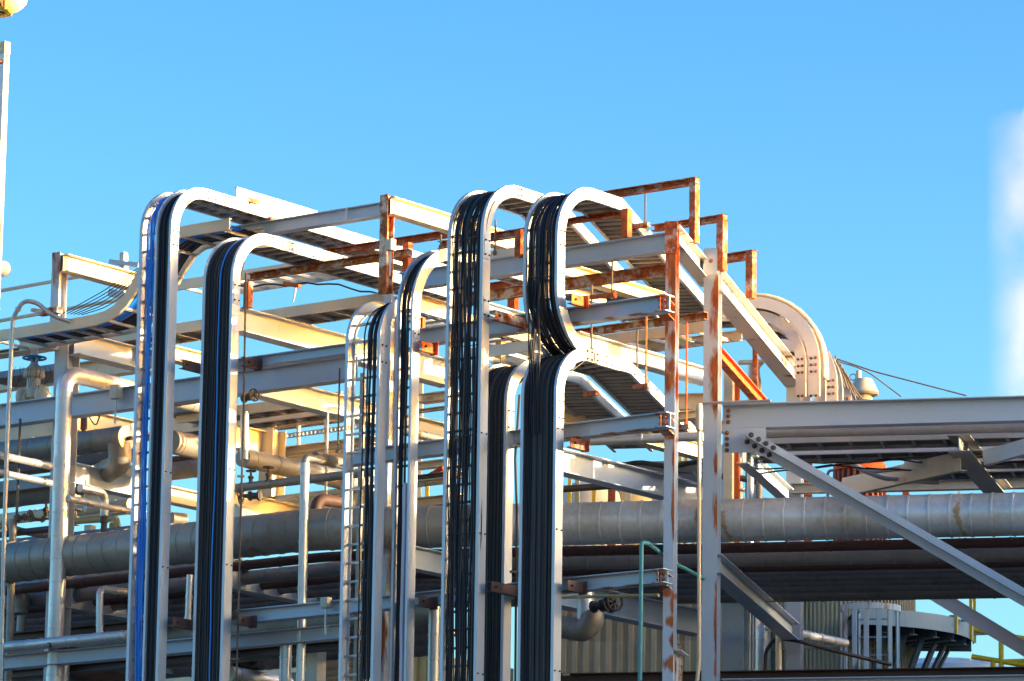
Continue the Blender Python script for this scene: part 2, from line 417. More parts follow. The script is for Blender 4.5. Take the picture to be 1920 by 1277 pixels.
# T2
Y2 = .30; x2, x2r = X0(367, Y2), X0(423.5, Y2); W2 = x2r-x2; zt2 = ztop(638, 478, x2r)
f = vframes(x2, Y2, d, ZB, zt2, .74, W2, yend=5.6); f2 = f
r2, _ = tray('tray second from left packed with black cables and one blue cable', f, W2, d, group=GT, plates=((zt2-.74-ZB-.2, .32), (zt2-ZB+.55, .3)), deck=(.05, zt2-ZB+4.8, 'deck'))  # sheet extended down the riser, added to stop sun between the rungs
bundle('dense ribbed black cables with one blue line in the second tray from left', f, pack(.022, W2-.03, 23, 2, .0115, .003, n0=.082)+[(W2*.52, .125, .010, 'cable_blue', .012), (W2*.16, .12, .005, 'cable3', .01)], (x2+.3, .05, ZB))
# T3
Y3 = .08; x3, x3r = X0(640, Y3), X0(705, Y3); W3_ = x3r-x3; zt3 = ztop(703, 566, x3)
f = vframes(x3, Y3, d, ZB, zt3, .66, W3_, yend=4.2)
tray('short open tray with bare rungs and a few loose black cables', f, W3_, d, group=GT, plates=((zt3-.66-ZB-.2, .35),), rung=.245)
bundle('loose black cables bunched at the right side of the open rung tray', f, pack(W3_*.60, W3_-.05, 7, 2, .011, .016, jit=.9)+[(W3_*.42, .07, .011, 'cable2', .012), (W3_*.62, .10, .011, 'cable0', .02), (W3_*.56, .08, .010, 'cable2', .02)], (x3+.4, .05, ZB))
# T4
Y4 = .28; x4, x4r = X0(735, Y4), X0(766, Y4); W4 = x4r-x4; zt4 = ztop(838, 461, x4r)
f = vframes(x4, Y4, d, ZB, zt4, .95, W4, yend=4.6)
r4, _ = tray('narrow tray with wide bend carrying a pale lavender hose', f, W4, d, fl=.035, group=GT, plates=((zt4-.95-ZB-.25, .32),), rung=.26)
bundle('black cables filling the left half of the narrow tray', f, pack(.04, W4*.52, 5, 2, .0125, .006), (x4+.1, .05, ZB))
S = seglen(f); sL = F0.at(760, 905, b=Y4).z-ZB
bundle('single pale lavender hose hanging inside the narrow tray', f, [(W4*.66, .125, .036, 'cable_lav', .010)], (x4+.2, .05, ZB), s1=sL)
# T5
x5, x5r = X0(829, 0), X0(897, 0); W5 = x5r-x5; zt5 = ztop(980, 351.5, x5r)
Y7 = .27; YK = F0.at(1168, 371, a=X0(1040, Y7)).y
f = vframes(x5, 0, d, ZB, zt5, .75, W5, yk=YK+.0, qlen=7.0); f5 = f
r5, _ = tray('tall centre tray with see-through black cables left of the S-bend tray', f, W5, d, group=GT, plates=((zt5-.75-ZB-.2, .3), (zt5-.75-ZB-1.0, .3), (zt5-ZB+.3, .25)), deck=(zt5-ZB+.15, zt5-ZB+8., 'deck'))
bt5 = bundle('loose see-through black cables in the tall centre tray', f, pack(.05, W5-.04, 18, 2, .0132, .016, jit=.9), (x5+.3, .05, ZB))
# T7 lower with its arch to the lower level
x7, x7r = X0(973, Y7), X0(1040.5, Y7); W7 = x7r-x7
zl = ztop(1165, 672, x7r); YK2 = F0.at(1182, 690, a=x7r).y
f = vframes(x7, Y7, d, ZB, zl, .67, W7, yk=YK2, qlen=4.6); f7 = f
r7, _ = tray('lower right tray arching back beneath the S-bend tray', f, W7, d, group=GT, plates=((zl-.67-ZB-.22, .34), (zl-ZB+.42, .3)), deck=(.05, zl-ZB+5.4, 'deck'))  # riser part of the sheet is added to block sun behind the cables
bundle('dense dark blue-black cables in the lower right tray', f, pack(.022, W7-.03, 23, 2, .0125, .004, n0=.082), (x7+.3, .05, ZB))
# T6 behind T5
Y6 = .60; x6r = X0(946.6, Y6); W6 = W5*.98; x6 = x6r-W6
zl6 = zl+.02
f = vframes(x6, Y6, d, ZB, zl6, .66, W6, yk=YK2+.35, qlen=4.8)
tray('rear tray half hidden behind the tall centre tray', f, W6, d, group=GT, plates=((zl6-.66-ZB-.22, .34),), deck=(.05, zl6-ZB+5.4, 'deck'))  # sheet also added behind the riser cables as a sun stop
bundle('black cables curving back in the half hidden rear tray', f, pack(.022, W6-.03, 22, 2, .0125, .005, n0=.082), (x6+.3, Y6+.05, ZB))
# T7 upper: S-bend piece
zt7 = ztop(1150, 365.5, x7r)
f = vframes(x7+.006, Y7-.004, d, ZB, zt7, .75, W7-.016, yk=YK, qlen=7.0, s_bend=(zl-.004, .74, YK2-.2))
Ls = .74*PI/2+(YK2-.2-.16-.74-Y7)
tray('S-bend tray at upper right with sunlit white side rail', f, W7-.016, d, group=GT, plates=((Ls+.62, .3), (Ls+.1, .2), (seglen(f)[-1]-7.35, .25)), deck=(Ls+zt7-zl-.4, seglen(f)[-1]-.5, 'deck'))
bt7 = bundle('loose black cables fanning through the S-bend tray', f, pack(.045, W7-.04, 18, 2, .0132, .018, jit=.9), (x7+.3, .05, zl))
def ties(root, fr, l0, l1, step, s0, s1):
    S = seglen(fr); s = s0
    while s < s1:
        P, N, L = fat(fr, S, s+rnd.uniform(-.1, .1)); a = P+L*l0+N*.118; b = P+L*l1+N*.116+UP*rnd.uniform(-.03, .03)
        m = MB(); m.bar(a, b, .010, .010, N.cross(L).normalized()); m.build('cable_tie', 'cable2', root); s += step
ties(bt7, f, .05, W7-.05, 1.0, .9, 4.2)
ties(bt5, f5, .05, W5-.04, 1.25, 4.2, zt5-ZB-.2)
fd = [(V((x7, d+Y7, zl-1.2)), V((0, -1, 0)), V((1, 0, 0))), (V((x7, d+Y7, zl-.4)), V((0, -1, 0)), V((1, 0, 0))), (V((x7, d+Y7, zl)), V((0, -1, 0)), V((1, 0, 0))), (V((x7, d+Y7, zl+.8)), V((0, -1, 0)), V((1, 0, 0)))]
bundle('few stray black cables dropping past the mouth of the S-bend', fd, pack(.10, .30, 6, 1, .011, .035, n0=.135, jit=.8), (x7+.2, .03, zl-1.2))
# loose plates on top of T1
xl = x1+.0
def plate_b(label, x, pa, pb, hh, mat='rail'):
    p = F0.at(*pa, a=x); q = F0.at(*pb, a=x); z = (p.z+q.z)/2
    m = MB(); m.prism(Cprof(hh, .05), (x, p.y, z), (x, q.y, z), V((1, 0, 0)), UP)
    return tag(m.build('tray_rail', mat), label, 'rail')
plate_b('tall sunlit white side rail standing above the far left tray', x1+.02, (442, 350), (592, 397), .36)
def rail_bolts(root, fr, W, ss):
    S = seglen(fr); me = shared('bolt_bolt_dark', bolt_mb, 'bolt_dark')
    for s in ss:
        P, N, L = fat(fr, S, s); X = L.normalized(); x, y, z = basis(X)
        for n in (.03, d-.03):
            o = inst('bolt', me, root, P+L*W+N*n+X*.001, x, y, z); o.scale = (.5, .5, .5)
def hs(zt, R, y0): return zt-R-ZB+(R-d)*PI/2
for root, fr, W, h0 in ((r1, f1, W1, hs(zt1, .67, 0)), (r2, f2, W2, hs(zt2, .74, Y2)), (r5, f5, W5, hs(zt5, .75, 0)), (r7, f7, W7, hs(zl, .67, Y7))):
    rail_bolts(root, fr, W, [h0-.02, h0+.08, h0+.42, h0+.52, h0+.95, h0+1.6, h0+1.7, h0+2.5, h0+2.6] + [k_ for k_ in (2.6, 4.9, 6.1, 7.9, 9.2) if k_ < h0-1.2])
# clips on T1
def clip(label, fr, px, py, x, ln, hh, mat='rust', dx=.05):
    p = fr.at(px, py, a=x); m = MB(); m.prism(Cprof(hh, dx), (p.x+dx/2, p.y, p.z), (p.x+dx/2, p.y+ln, p.z), V((1, 0, 0)), UP)
    m.build('hold_down_clip', mat); return tag(bpy.context.scene.collection.objects[-1], label, 'clip')
clip('rusty hold-down clip on top of the far left tray rail', F0, 464, 371, x1r, .2, .06)
clip('rusty clip where the far left tray rests on the beam', F0, 503, 407, x1r, .16, .05)

# ================================================================ STEEL FRAME, left rack
GC = 'rack columns'; 
YC = 2.0
def tworoots(): pass
post(F0, 'steel_column', 'upper left rack column with rust at its top', 'column', 98, 474, YC, .155, .17, 'paint_worn', ybot=655, group=GC)
post(F0, 'steel_column', 'lower left rack column behind the silver riser pipe', 'column', 104, 622, YC+.14, .26, .26, 'paint_worn', group=GC)
mc = post(F0, 'steel_column', 'rust-streaked middle column rising above the trays', 'column', 713, 366, YC, .135, .15, 'paint_rusty', ybot=552, group=GC)
post(F0, 'steel_column', 'plain lower middle column behind the open rung tray', 'column', 719, 553, YC+.03, .14, .2, 'paint_worn', group=GC)
post(F0, 'steel_column', 'short column stub under the left end of the top beam', 'column', 419, 424, YC-.02, .13, .2, 'paint', ybot=540, group=GC)
post(F0, 'steel_column', 'column hidden behind the second tray from left', 'column', 411, 530, YC+.02, .18, .20, 'paint', group=GC)
GBm = 'steel cross beams'; GBb = 'steel beams running back'
def A(label, x1, y1, x2, y2, yb, Y, w=.18, mat='paint', **k): return beam(F0, 'a', 'steel_beam', label, 'beam', x1, y1, x2, y2, yb, Y, w, mat, GBm, **k)
def Bm(label, x1, y1, x2, y2, yb, Y, w=.18, mat='paint', **k): return beam(F0, 'b', 'steel_beam', label, 'beam', x1, y1, x2, y2, yb, Y, w, mat, GBb, **k)
a1 = A('top beam from the column stub to the middle column', 436, 423, 712, 380, 447, YC+.02, .16, 'paint')
o = a1; P, Q, hh, w = INFO[o.name]
bolts(o, [P+V((.12, -w/2+.01, -hh*.36)), P+V((.12, -w/2+.01, -hh*.68))], (0, -1, 0), 'bolt_dark', 1.5)
m = MB(); m.bx(P+V((2.05, -w/2-.003, -hh)), V((.03, 0, 0)), V((0, .02, 0)), V((0, 0, hh))); m.build('joint_plate', 'paint_worn', o)
Bm('sunlit cream beam running back from the upper left column', 128, 475, 275, 516, 507, YC+.02, .2, 'yellowed')
Bm('long grey beam low behind the upper left column', 152, 622, 330, 668, 662, YC+.2, .26, 'paint')
Bm('sunlit top beam running back from the middle column', 742, 369, 990, 446, 401, YC+.02, .18, 'yellowed')
Bm('deep grey beam running back beside the second tray from left', 459, 575, 730, 651, 619, YC+.2, .26, 'paint')
Bm('grey beam with sunlit patch below the stacked cross beams', 453, 690, 720, 762, 730, YC-.3, .24, 'paint')
a2 = A('upper of two stacked cross beams right of the second tray', 440, 671, 660, 643, 690, .66, .16, 'paint')
a3 = A('long cross beam passing behind the two left trays', -30, 755, 662, 672, 796, 1.6, .2, 'paint')
a4 = A('long lower cross beam bolted at the right column', 440, 1146, 1244, 1062, 1171, .66, .2, 'paint_worn')
a5 = A('lowest left cross beam behind the trays', -30, 1237, 640, 1164, 1262, 1.1, .2, 'paint')
ar3 = A('bolted cross beam in front of the lower arched trays', 637, 846, 1249, 771, 873, .66, .2, 'paint')
ar2 = A('bolted cross beam behind the S-bend', 770, 622, 1248, 546, 652, .66, .2, 'paint')
ar1 = A('upper cross beam ending at the brown column head', 745, 512, 1250, 434, 545, 1.37, .18, 'paint')
for o in (ar2, ar3, a4):
    P, Q, hh, w = INFO[o.name]; n = (0, -1, 0)
    bolts(o, [Q+V((-a_, -.004, -hh*b_)) for a_ in (.06, .14) for b_ in (.3, .7)], n, 'bolt_rust', 1.0)
for k_, o in enumerate((ar2, ar3, a4)):
    P, Q, hh, w = INFO[o.name]; og = V(o.location); bl = []
    for a_ in (.06, .14):
        for b_ in (.36, .76): t_ = Q+V((-a_, -w/2, -hh*b_))-og; bl.append((t_.x, t_.y, t_.z, .022, .2, .05))
    for a_, l_ in ((.45, .18), (.9, .10), (1.5, .16), (2.3, .08), (3.2, .12)): t_ = Q+V((-a_, -w/2, -hh*.97))-og; bl.append((t_.x, t_.y, t_.z, l_, .15, .02 if k_ < 2 else .03))
    mk('paint_end%d' % k_, (.40, .47, .575), .5, rust=.14, grime=.16, gcol=(.36, .36, .34), streak=True, scale=7., rcol=(.38, .14, .03), rcol2=(.2, .06, .015), blobs=bl)
    o.data.materials[0] = M['paint_end%d' % k_]
P, Q, hh, w = INFO[ar3.name]; bolts(ar3, [P+V((.07, -.004, -hh*b_)) for b_ in (.3, .7)], (0, -1, 0))
P, Q, hh, w = INFO[a2.name]
# stub brackets from beam ends back to the right column
for o, lab in ((ar2, 'rust-orange bracket joining the S-bend cross beam to the column'), (ar3, 'rusty bracket joining the bolted cross beam at tray arch level'), (a4, 'rusty bracket at the right end of the lower cross beam')):
    P, Q, hh, w = INFO[o.name]; p = V((Q.x-.10, .66+.02, Q.z-.002))
    m = MB(); m.prism(Iprof(hh-.004, .15), p, p+F1.B*.62, F1.A, UP)
    tag(m.build('stub_bracket', 'paint_rusty' if o is not ar2 else 'rust_orange'), lab, 'bracket')
# dark strut brackets carrying the trays
def strut(label, px, py, Y0, Y1, h=.13, w=.07, mat='valve'):
    p = F0.at(px, py, b=Y0); m = MB(); m.prism(Cprof(h, w), p+V((w/2, 0, 0)), p+V((w/2, Y1-Y0, 0)), V((1, 0, 0)), UP)
    o = tag(m.build('strut_bracket', mat), label, 'bracket', 'strut brackets carrying the trays')
    m = MB(); m.bx(p+V((0, Y1-Y0-.012, -h-.02)), V((w+.06, 0, 0)), V((0, .012, 0)), V((0, 0, h+.04))); m.build('end_plate', mat, o)
    bolts(o, [p+V((w, .08, -h*.5))], (1, 0, 0), 'bolt_dark', .8)
    return o
strut('dark strut bracket between the two left trays at mid height', 336, 674, .06, .66, mat='brown')
strut('dark strut bracket right of the second tray at mid height', 452, 669, 0.36, .66, mat='brown')
strut('dark strut bracket between the two left trays near the bottom', 318, 1157, .06, .66, mat='brown')
strut('dark strut bracket right of the second tray near the bottom', 441, 1153, 0.36, .66, mat='brown')
strut('dark strut bracket beside the narrow tray near the bottom', 778, 1117, 0.34, .66, mat='brown')
strut('dark strut bracket between the two right trays near the bottom', 914, 1090, .06, .66, mat='brown')
strut('dark strut bracket at the lower right tray near the bottom', 1057, 1088, 0.33, .66, mat='brown')
strut('brown strut bracket under the bolted beam beside the arched tray', 1062, 820, 0.33, .66, mat='rust')
strut('rust-red strut bracket beside the tall centre tray', 921, 582, .06, .8, mat='rust')
strut('bright orange strut bracket at the S-bend', 1064, 551, 0.33, .62, mat='rust_orange')
strut('orange strut bracket beside the narrow tray', 783, 640, 0.34, .62, mat='rust_orange')
strut('dark red strut low on the silver riser pipe', 88, 1205, .9, 1.7, .06, .05, mat='brown')

# rusty tray-support members
GR = 'rusty tray support beams'
def Ru(label, x1, y1, x2, y2, yb, Y, mat='rust', w=.09, prof='Cm'): return beam(F0, 'a', 'rusty_beam', label, 'beam', x1, y1, x2, y2, yb, Y, w, mat, GR, prof=prof)
Ru('far rusty beam under the far left tray run', 604, 466, 850, 430, 479, 3.5, 'rust')
Ru('mottled rusty beam under the second tray run', 462, 514, 766, 463, 528, 2.22, 'paint_rusty')
Ru('mottled rusty beam behind the tall centre and S-bend trays', 850, 556, 1262, 487, 577, 2.2, 'paint_rusty')
Ru('lower mottled rusty beam passing behind the right column', 1040, 626, 1320, 580, 640, 2.6, 'paint_rusty')
Ru('shaded rusty beam under the S-bend tray top', 1040, 412, 1170, 393, 422, 1.7, 'rust')
Ru('rusty beam in the gap behind the tall centre tray', 820, 452, 1000, 424, 466, 3.0, 'rust')
def goal(label, x0, y0, x1, y1, yb, Y, xp, ypb, w=.09, mat='rust'):
    p = F0.at(x0, y0, b=Y); q = F0.at(x1, y1, b=Y); h = p.z-F0.at(x0, yb, b=Y).z; z = (p.z+q.z)/2
    root = thing('hanger_portal', label, 'frame', (q.x, Y, F0.at(xp, ypb, b=Y).z), 'rusty hanger frames stepping back')
    m = MB(); m.prism(PROF['Cm'](h, .1), (p.x, Y+.05, z), (q.x, Y+.05, z), -F0.B, UP); m.build('crossbar', mat, root)
    xl = F0.at(xp, ypb, b=Y).x; zb = F0.at(xp, ypb, b=Y).z
    m = MB(); m.prism(PROF['C'](.10, q.x-xl), ((q.x+xl)/2, Y-.004, zb), ((q.x+xl)/2, Y-.004, z-.0), V((1, 0, 0)), V((0, -1, 0))); m.build('upright', mat, root)
    return root
goal('tallest rusty hanger frame above the right trays', 1120, 363, 1304, 328, 376, 2.3, 1292, 456)
goal('middle rusty hanger frame behind the tallest one', 1220, 424, 1356, 398, 436, 3.3, 1343, 508)
goal('farthest rusty hanger frame above the sloping beam', 1345, 479, 1411, 466, 495, 4.6, 1398, 560)
# rust posts
def rpost(label, x, yt, yb, Y, w, mat='rust', dd=.1): return post(F0, 'rusty_post', label, 'post', x, yt, Y, w, dd, mat, ybot=yb, group='short rusty posts', prof='C')
rpost('short rusty channel post behind the middle column', 755, 455, 512, 2.4, .10, 'rust_orange')
rpost('bright orange post under the S-bend tray kink', 1165, 392, 446, 1.36, .10, 'rust_orange')
rpost('brown post in the gap between the two tall right trays', 965, 430, 482, 1.3, .10, 'rust')
rpost('orange post left of the tall centre tray', 786, 596, 645, 1.0, .06, 'rust_orange', .06)
rpost('brown post far behind the S-bend cross beam', 952, 523, 580, 3.2, .12, 'rust_orange')
rpost('rusty stub standing under the second tray', 457, 528, 576, YC-.2, .09, 'paint_rusty')

# ================================================================ RIGHT RACK (turned)
def blobs_px(fr, b, org, items):
    out = []
    for px, py, rx, rz in items:
        p = fr.w(*fr.at(px, py, b=b)) - org
        out.append((p.x, p.y, p.z, rx/130, .6, rz/146))
    return out
c1w = F1.at(1269, 700, b=0).x - F1.at(1249.5, 700, b=0).x
m = post(F1, '', '', '', 1248.5, 415, 0, c1w, .24, '', build=False); og = m.origin()
mk('paint_col1', (.40, .47, .575), .5, rust=.20, grime=.1, streak=True, scale=6., rcol=(.40, .118, .028), rcol2=(.22, .058, .017), blobs=blobs_px(F1, 0, og, [(1258, 440, 24, 84), (1262, 510, 16, 50), (1266, 575, 16, 50), (1246, 605, 9, 30), (1262, 640, 9, 30), (1252, 716, 17, 32), (1258, 688, 9, 20), (1258, 820, 18, 8), (1266, 850, 5, 60), (1250, 1113, 16, 9), (1262, 1130, 6, 30), (1258, 1165, 10, 12), (1262, 1200, 7, 14), (1258, 1245, 14, 16), (1262, 945, 3, 50)]))
col1 = tag(m.build('steel_column', 'paint_col1'), 'right rack column with brown rusted head and rust patches', 'column', GC); INFO['col1'] = 1
m = MB(); q = F1.at(1247, 415, b=-.008); q2 = F1.at(1270, 475, b=-.008)
m.bx(F1.w(q.x, -.010, q2.z), F1.A*(q2.x-q.x), F1.B*.010, UP*(q.z-q2.z)); m.build('head_plate', 'rust', col1)
QP = 2.0
c2w = F1.at(1344.5, 700, b=QP).x-F1.at(1317, 700, b=QP).x
m = post(F1, '', '', '', 1320, 466, QP, c2w, .28, '', build=False); og = m.origin()
mk('paint_col2', (.40, .47, .575), .5, rust=.13, grime=.08, streak=True, scale=6., rcol=(.40, .118, .028), rcol2=(.22, .058, .017), blobs=blobs_px(F1, QP, og, [(1344, 560, 9, 40), (1341, 610, 9, 50), (1340, 690, 14, 50), (1343, 740, 10, 40), (1346, 960, 8, 50), (1343, 870, 5, 30), (1344, 1150, 5, 60), (1345, 1200, 4, 40), (1344, 1250, 4, 20)]))
col2 = tag(m.build('steel_column', 'paint_col2'), 'truss end column with lifting lug and rust-streaked edge', 'column', GC)
p = F1.at(1321, 465, b=QP); q = F1.at(1345, 515, b=QP)
m = MB(); cx = (p.x+q.x)/2; rr = .025
pr = [(-.088, 0), (-.088, .30), (-.07, .335), (.07, .335), (.088, .30), (.088, 0)]
m.prism(pr, F1.w(cx, QP-.012, q.z), F1.w(cx, QP-.002, q.z), F1.A, UP); lug = m.build('lifting_lug', 'paint', col2)
m = MB(); m.lathe(F1.w(cx, QP-.0125, q.z+.19), -F1.B, [(.03, 0), (.03, .003), (.0, .003)], 14); m.build('eye', 'rust', lug)
def C(label, x1, y1, x2, y2, yb, b, w=.2, mat='paint', **k): return beam(F1, 'a', 'steel_beam', label, 'beam', x1, y1, x2, y2, yb, b, w, mat, 'truss and deck beams', **k)
def Pm(label, x1, y1, x2, y2, yb, b, w=.2, mat='paint', **k): return beam(F1, 'b', 'steel_beam', label, 'beam', x1, y1, x2, y2, yb, b, w, mat, 'sloping-looking beams running back on the right', **k)
Pm('sunlit short beam from the right column to the truss column', 1275, 421, 1341, 503, 457, .02, .2, 'paint_worn')
Pm('long sunlit beam running back from the truss column', 1355, 509, 1503, 682, 551, QP+.06, .24, 'paint_worn')
Q2 = 6.75
pr_ = F1.at(1502, 700, a=F1.at(1355, 509, b=QP+.06).x); Q2 = pr_.y
top = C('deep top chord of the truss bridge', 1353, 757, 1990, 739.5, 803, QP, .22, 'paint', ext=33.)
P, Q, hh, w = INFO[top.name]; ZC = P.z; zc_b = P.z-hh
gx0, gx1 = F1.at(1356, 830, b=QP).x, F1.at(1436, 830, b=QP).x; gz = F1.at(1400, 848, b=QP).z
m = MB(); m.bx(F1.w(gx0, QP+.002, gz), F1.A*(gx1-gx0), F1.B*.018, UP*(zc_b-gz-.003)); gus = m.build('gusset_plate', 'paint', top)
n = -F1.B
bolts(top, [F1.w(gx0+.05, QP+.095, F1.at(1358, y, b=QP).z) for y in (768, 778, 789)], n, 'bolt_rust', 1.1)
bolts(gus, [F1.w(gx0+.05, QP+.002, F1.at(1358, y, b=QP).z) for y in (812, 823, 834, 844)], n, 'bolt_rust', 1.1)
# diagonal brace (angle section) from the gusset down to the right
def wpt(fr, px, py, b): return fr.w(*fr.at(px, py, b=b))
pa = wpt(F1, 1398, 818, QP-.02); pb = wpt(F1, 1990, 1160, QP-.02)
dd = (pb-pa).normalized(); nn = F1.B; up2 = nn.cross(dd); up2 = up2 if up2.z > 0 else -up2
m = MB(); m.prism([(0, .10), (0, -.11), (.012, -.11), (.012, -.006), (.17, -.006), (.17, .006), (.012, .006), (.012, .10)], pa, pb, -nn, up2)
br = tag(m.build('diagonal_brace', 'paint'), 'long diagonal truss brace bolted to the gusset plate', 'brace')
for off in (.05, -.055):
    bolts(br, [pa+dd*(.06+.115*i)+up2*off-nn*.012 for i in range(4)], n, 'bolt_dark', 1.35)
pc = wpt(F1, 1830, 1140, Q2-.4); pd = wpt(F1, 2010, 1255, Q2-.4)
m = MB(); m.prism(Iprof(.2, .12), pc-dd*2, pd, F1.B, up2); tag(m.build('diagonal_brace', 'paint'), 'shaded diagonal brace of the rear truss at lower right', 'brace')
rear = C('rear top chord of the truss bridge', 1482, 903, 1990, 897, 921, Q2-.2, .16, 'brace_grey', z=None, ext=33.)
ZR = INFO[rear.name][0].z
post(F1, 'steel_column', 'rear rack column under the end of the long sunlit beam', 'column', 1474.5, 684, Q2, .22, .24, 'paint', group=GC)
def brace(label, pa, qa, pb, qb, h, w, mat='brace_grey', prof='I'):
    a = wpt(F1, *pa, qa); b = wpt(F1, *pb, qb); dr = (b-a).normalized(); X = dr.cross(UP).normalized(); Y = X.cross(dr)
    m = MB(); m.prism(PROF[prof](h, w), a, b, X, Y); return tag(m.build('plan_brace', mat), label, 'brace', 'horizontal braces under the truss deck')
brace('grey plan brace from the gusset back to the rear chord', (1392, 838), QP+.3, (1478, 917), Q2-.25, .22, .16, 'paint')
brace('rust-stained plan brace rising to the right under the trays', (1585, 897), Q2-2.3, (1808, 846), QP+.75, .26, .1, 'brace_grey', 'C')
brace('wide deck strut between front and rear chords', (1797, 815), QP+.1, (1880, 916), Q2-.1, .22, .3, 'brace_grey')
brace('plan brace running off the right edge under the trays', (1846, 846), QP+.7, (1985, 806), QP+.1, .2, .1, 'paint', 'C')
# chord level trays seen from below + round conduit
pipe('conduit_pipe', 'grey steel pipe under the truss top chord', 'pipe', [wpt(F1, 1430, 812, QP+.55), wpt(F1, 1990, 799, QP+.55)], .072, 'jacket', seam=0)
pipe('conduit_pipe', 'pipe ending beside the truss column below the bolted beam', 'pipe', [wpt(F1, 1080, 828, 1.25), wpt(F1, 1318, 818, 1.25)], .062, 'jacket', seam=2.2)
def ctray(label, px0, px1, py0, q, W, dz=.0, z=None, rung=.42, mat='rail', deckm='deck', dk=True):
    p0 = F1.at(px0, py0, b=q); zz = p0.z if z is None else z; p1 = F1.at(px1, py0, b=q)
    fr = [(F1.w(p0.x+(p1.x-p0.x)*k/8, q+W, zz), V((0, 0, 1)), -F1.B) for k in range(9)]
    return tray(label, fr, W, .15, rung=rung, mat=mat, group='ladder trays lying on the truss deck', deck=(.1, (p1.x-p0.x)-.1, deckm) if dk else None, rung_n=.03, rh=.05), zz
zz = F1.at(1640, 828, b=QP+.8).z
for i, (q, lab) in enumerate(((QP+.75, 'front ladder tray on the truss deck seen from below'), (QP+1.65, 'second ladder tray on the truss deck seen from below'), (QP+2.5, 'third ladder tray on the truss deck seen from below'), (QP+3.3, 'rear ladder tray on the truss deck seen from below'))):
    ctray(lab, 1385 if i < 2 else 1695, 6600, 830, q, .62, z=zz)
for i in range(3):
    x0 = F1.at(1400, 850, b=QP+1.2).x; x9 = F1.at(1990, 850, b=QP+1.2).x
    pts = []
    for k in range(22):
        t = k/21; pts.append(F1.w(x0+(x9-x0)*t, QP+1.5+.35*i+.05*math.sin(k*1.7+i), zz-.05-.10*abs(math.sin(t*5+i))))
    pipe('slack_cable', ['thin black cable sagging under the front deck tray', 'thin black cable sagging under the second deck tray', 'thin black cable sagging under the third deck tray'][i], 'cable', pts, .012, 'black', seam=0, n=6, group='cables sagging under the truss deck')
pts = [wpt(F1, 1592, 862, QP+2.6), wpt(F1, 1625, 885, QP+2.6), wpt(F1, 1700, 878, QP+2.6), wpt(F1, 1790, 868, QP+2.8)]
pipe('grey_cable', 'upper thick grey cable looping over the red finned vessel', 'cable', pts, .03, 'conduit', seam=0, R=.5, n=8)
pts = [wpt(F1, 1588, 862, QP+2.6), wpt(F1, 1612, 880, QP+2.6), wpt(F1, 1655, 897, QP+2.6), wpt(F1, 1760, 905, QP+2.8)]
pipe('grey_cable', 'lower thick grey cable looping over the red finned vessel', 'cable', pts, .03, 'conduit', seam=0, R=.5, n=8)
# deck beam (running back at pipe level)
db = Pm('dark deck beam carrying the pipe rack at lower right', 1353, 1026, 1500, 1180, 1062, QP+.1, .24, 'paint')
P, Q, hh, w = INFO[db.name]; ZD = P.z
Pm('bottom strut at the foot of the right column', 1277, 1218, 1291, 1228, 1290, .05, .24, 'paint_worn')
bc = C('bottom chord of the truss at the lower edge', 1353, 1267, 1990, 1269, 1325, QP, .22, 'paint', ext=33.)
bb = beam(F1, 'a', 'brown_beam', 'dark brown beam crossing the lower right', 'beam', 1040, 1257, 1990, 1254, 1274, QP+2.4, .25, 'brown', ext=33.)
# ================================================================ PIPES
RB = .285; qm = QP+.30+RB
c_b = F1.at(585, 960, b=qm).x
def bend(q, zz, off=0., x_right=6600, xl=-40, flat=False):
    """run along the turned rack, then along the left rack: returns points right -> left"""
    v0 = F1.w(c_b, qm, 0); bis = (F1.B+F0.B).normalized()
    v = v0 + bis*((q-qm)/math.cos(G/2)); v.z = zz
    pr_ = F1.at(x_right, 980, b=q); R_ = F1.w(pr_.x, q, zz)
    L_ = F0.at(xl, 1040, b=v.y); return [R_, v, V((L_.x, v.y, zz))]
w0_ = lambda px, py: F0.w(*F0.at(px, py, b=2.1))
zmain = F1.at(1500, 973, b=qm).z
pts = bend(qm, zmain)
R_, v_, L_ = pts
cs_ = F1.at(935, 960, b=qm).x; S_ = F1.w(cs_, qm, zmain)
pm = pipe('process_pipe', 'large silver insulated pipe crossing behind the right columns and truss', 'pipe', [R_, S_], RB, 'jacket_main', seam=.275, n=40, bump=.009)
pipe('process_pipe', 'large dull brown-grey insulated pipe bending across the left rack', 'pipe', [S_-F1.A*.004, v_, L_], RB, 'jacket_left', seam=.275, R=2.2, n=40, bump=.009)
og = V(pm.location); st_ = []
for px, py, rx, rz in ((1795, 962, 5, 55), (1310, 960, 6, 50), (1356, 985, 5, 40)):
    q_ = F1.w(*F1.at(px, py, b=qm-RB*.97))-og
    st_.append((q_.x, q_.y, q_.z, rx/130, .5, rz/146))
mk('jacket_main2', (.62, .64, .67), .38, metal=.40, grime=.30, gcol=(.30, .27, .22), bump=.06, rust=.08, rcol=(.36, .26, .15), rcol2=(.30, .21, .12), scale=9., blobs=st_)
pm.data.materials[0] = M['jacket_main2']
zd = zmain-RB
GD = 'dark pipes lying side by side on the pipe deck'
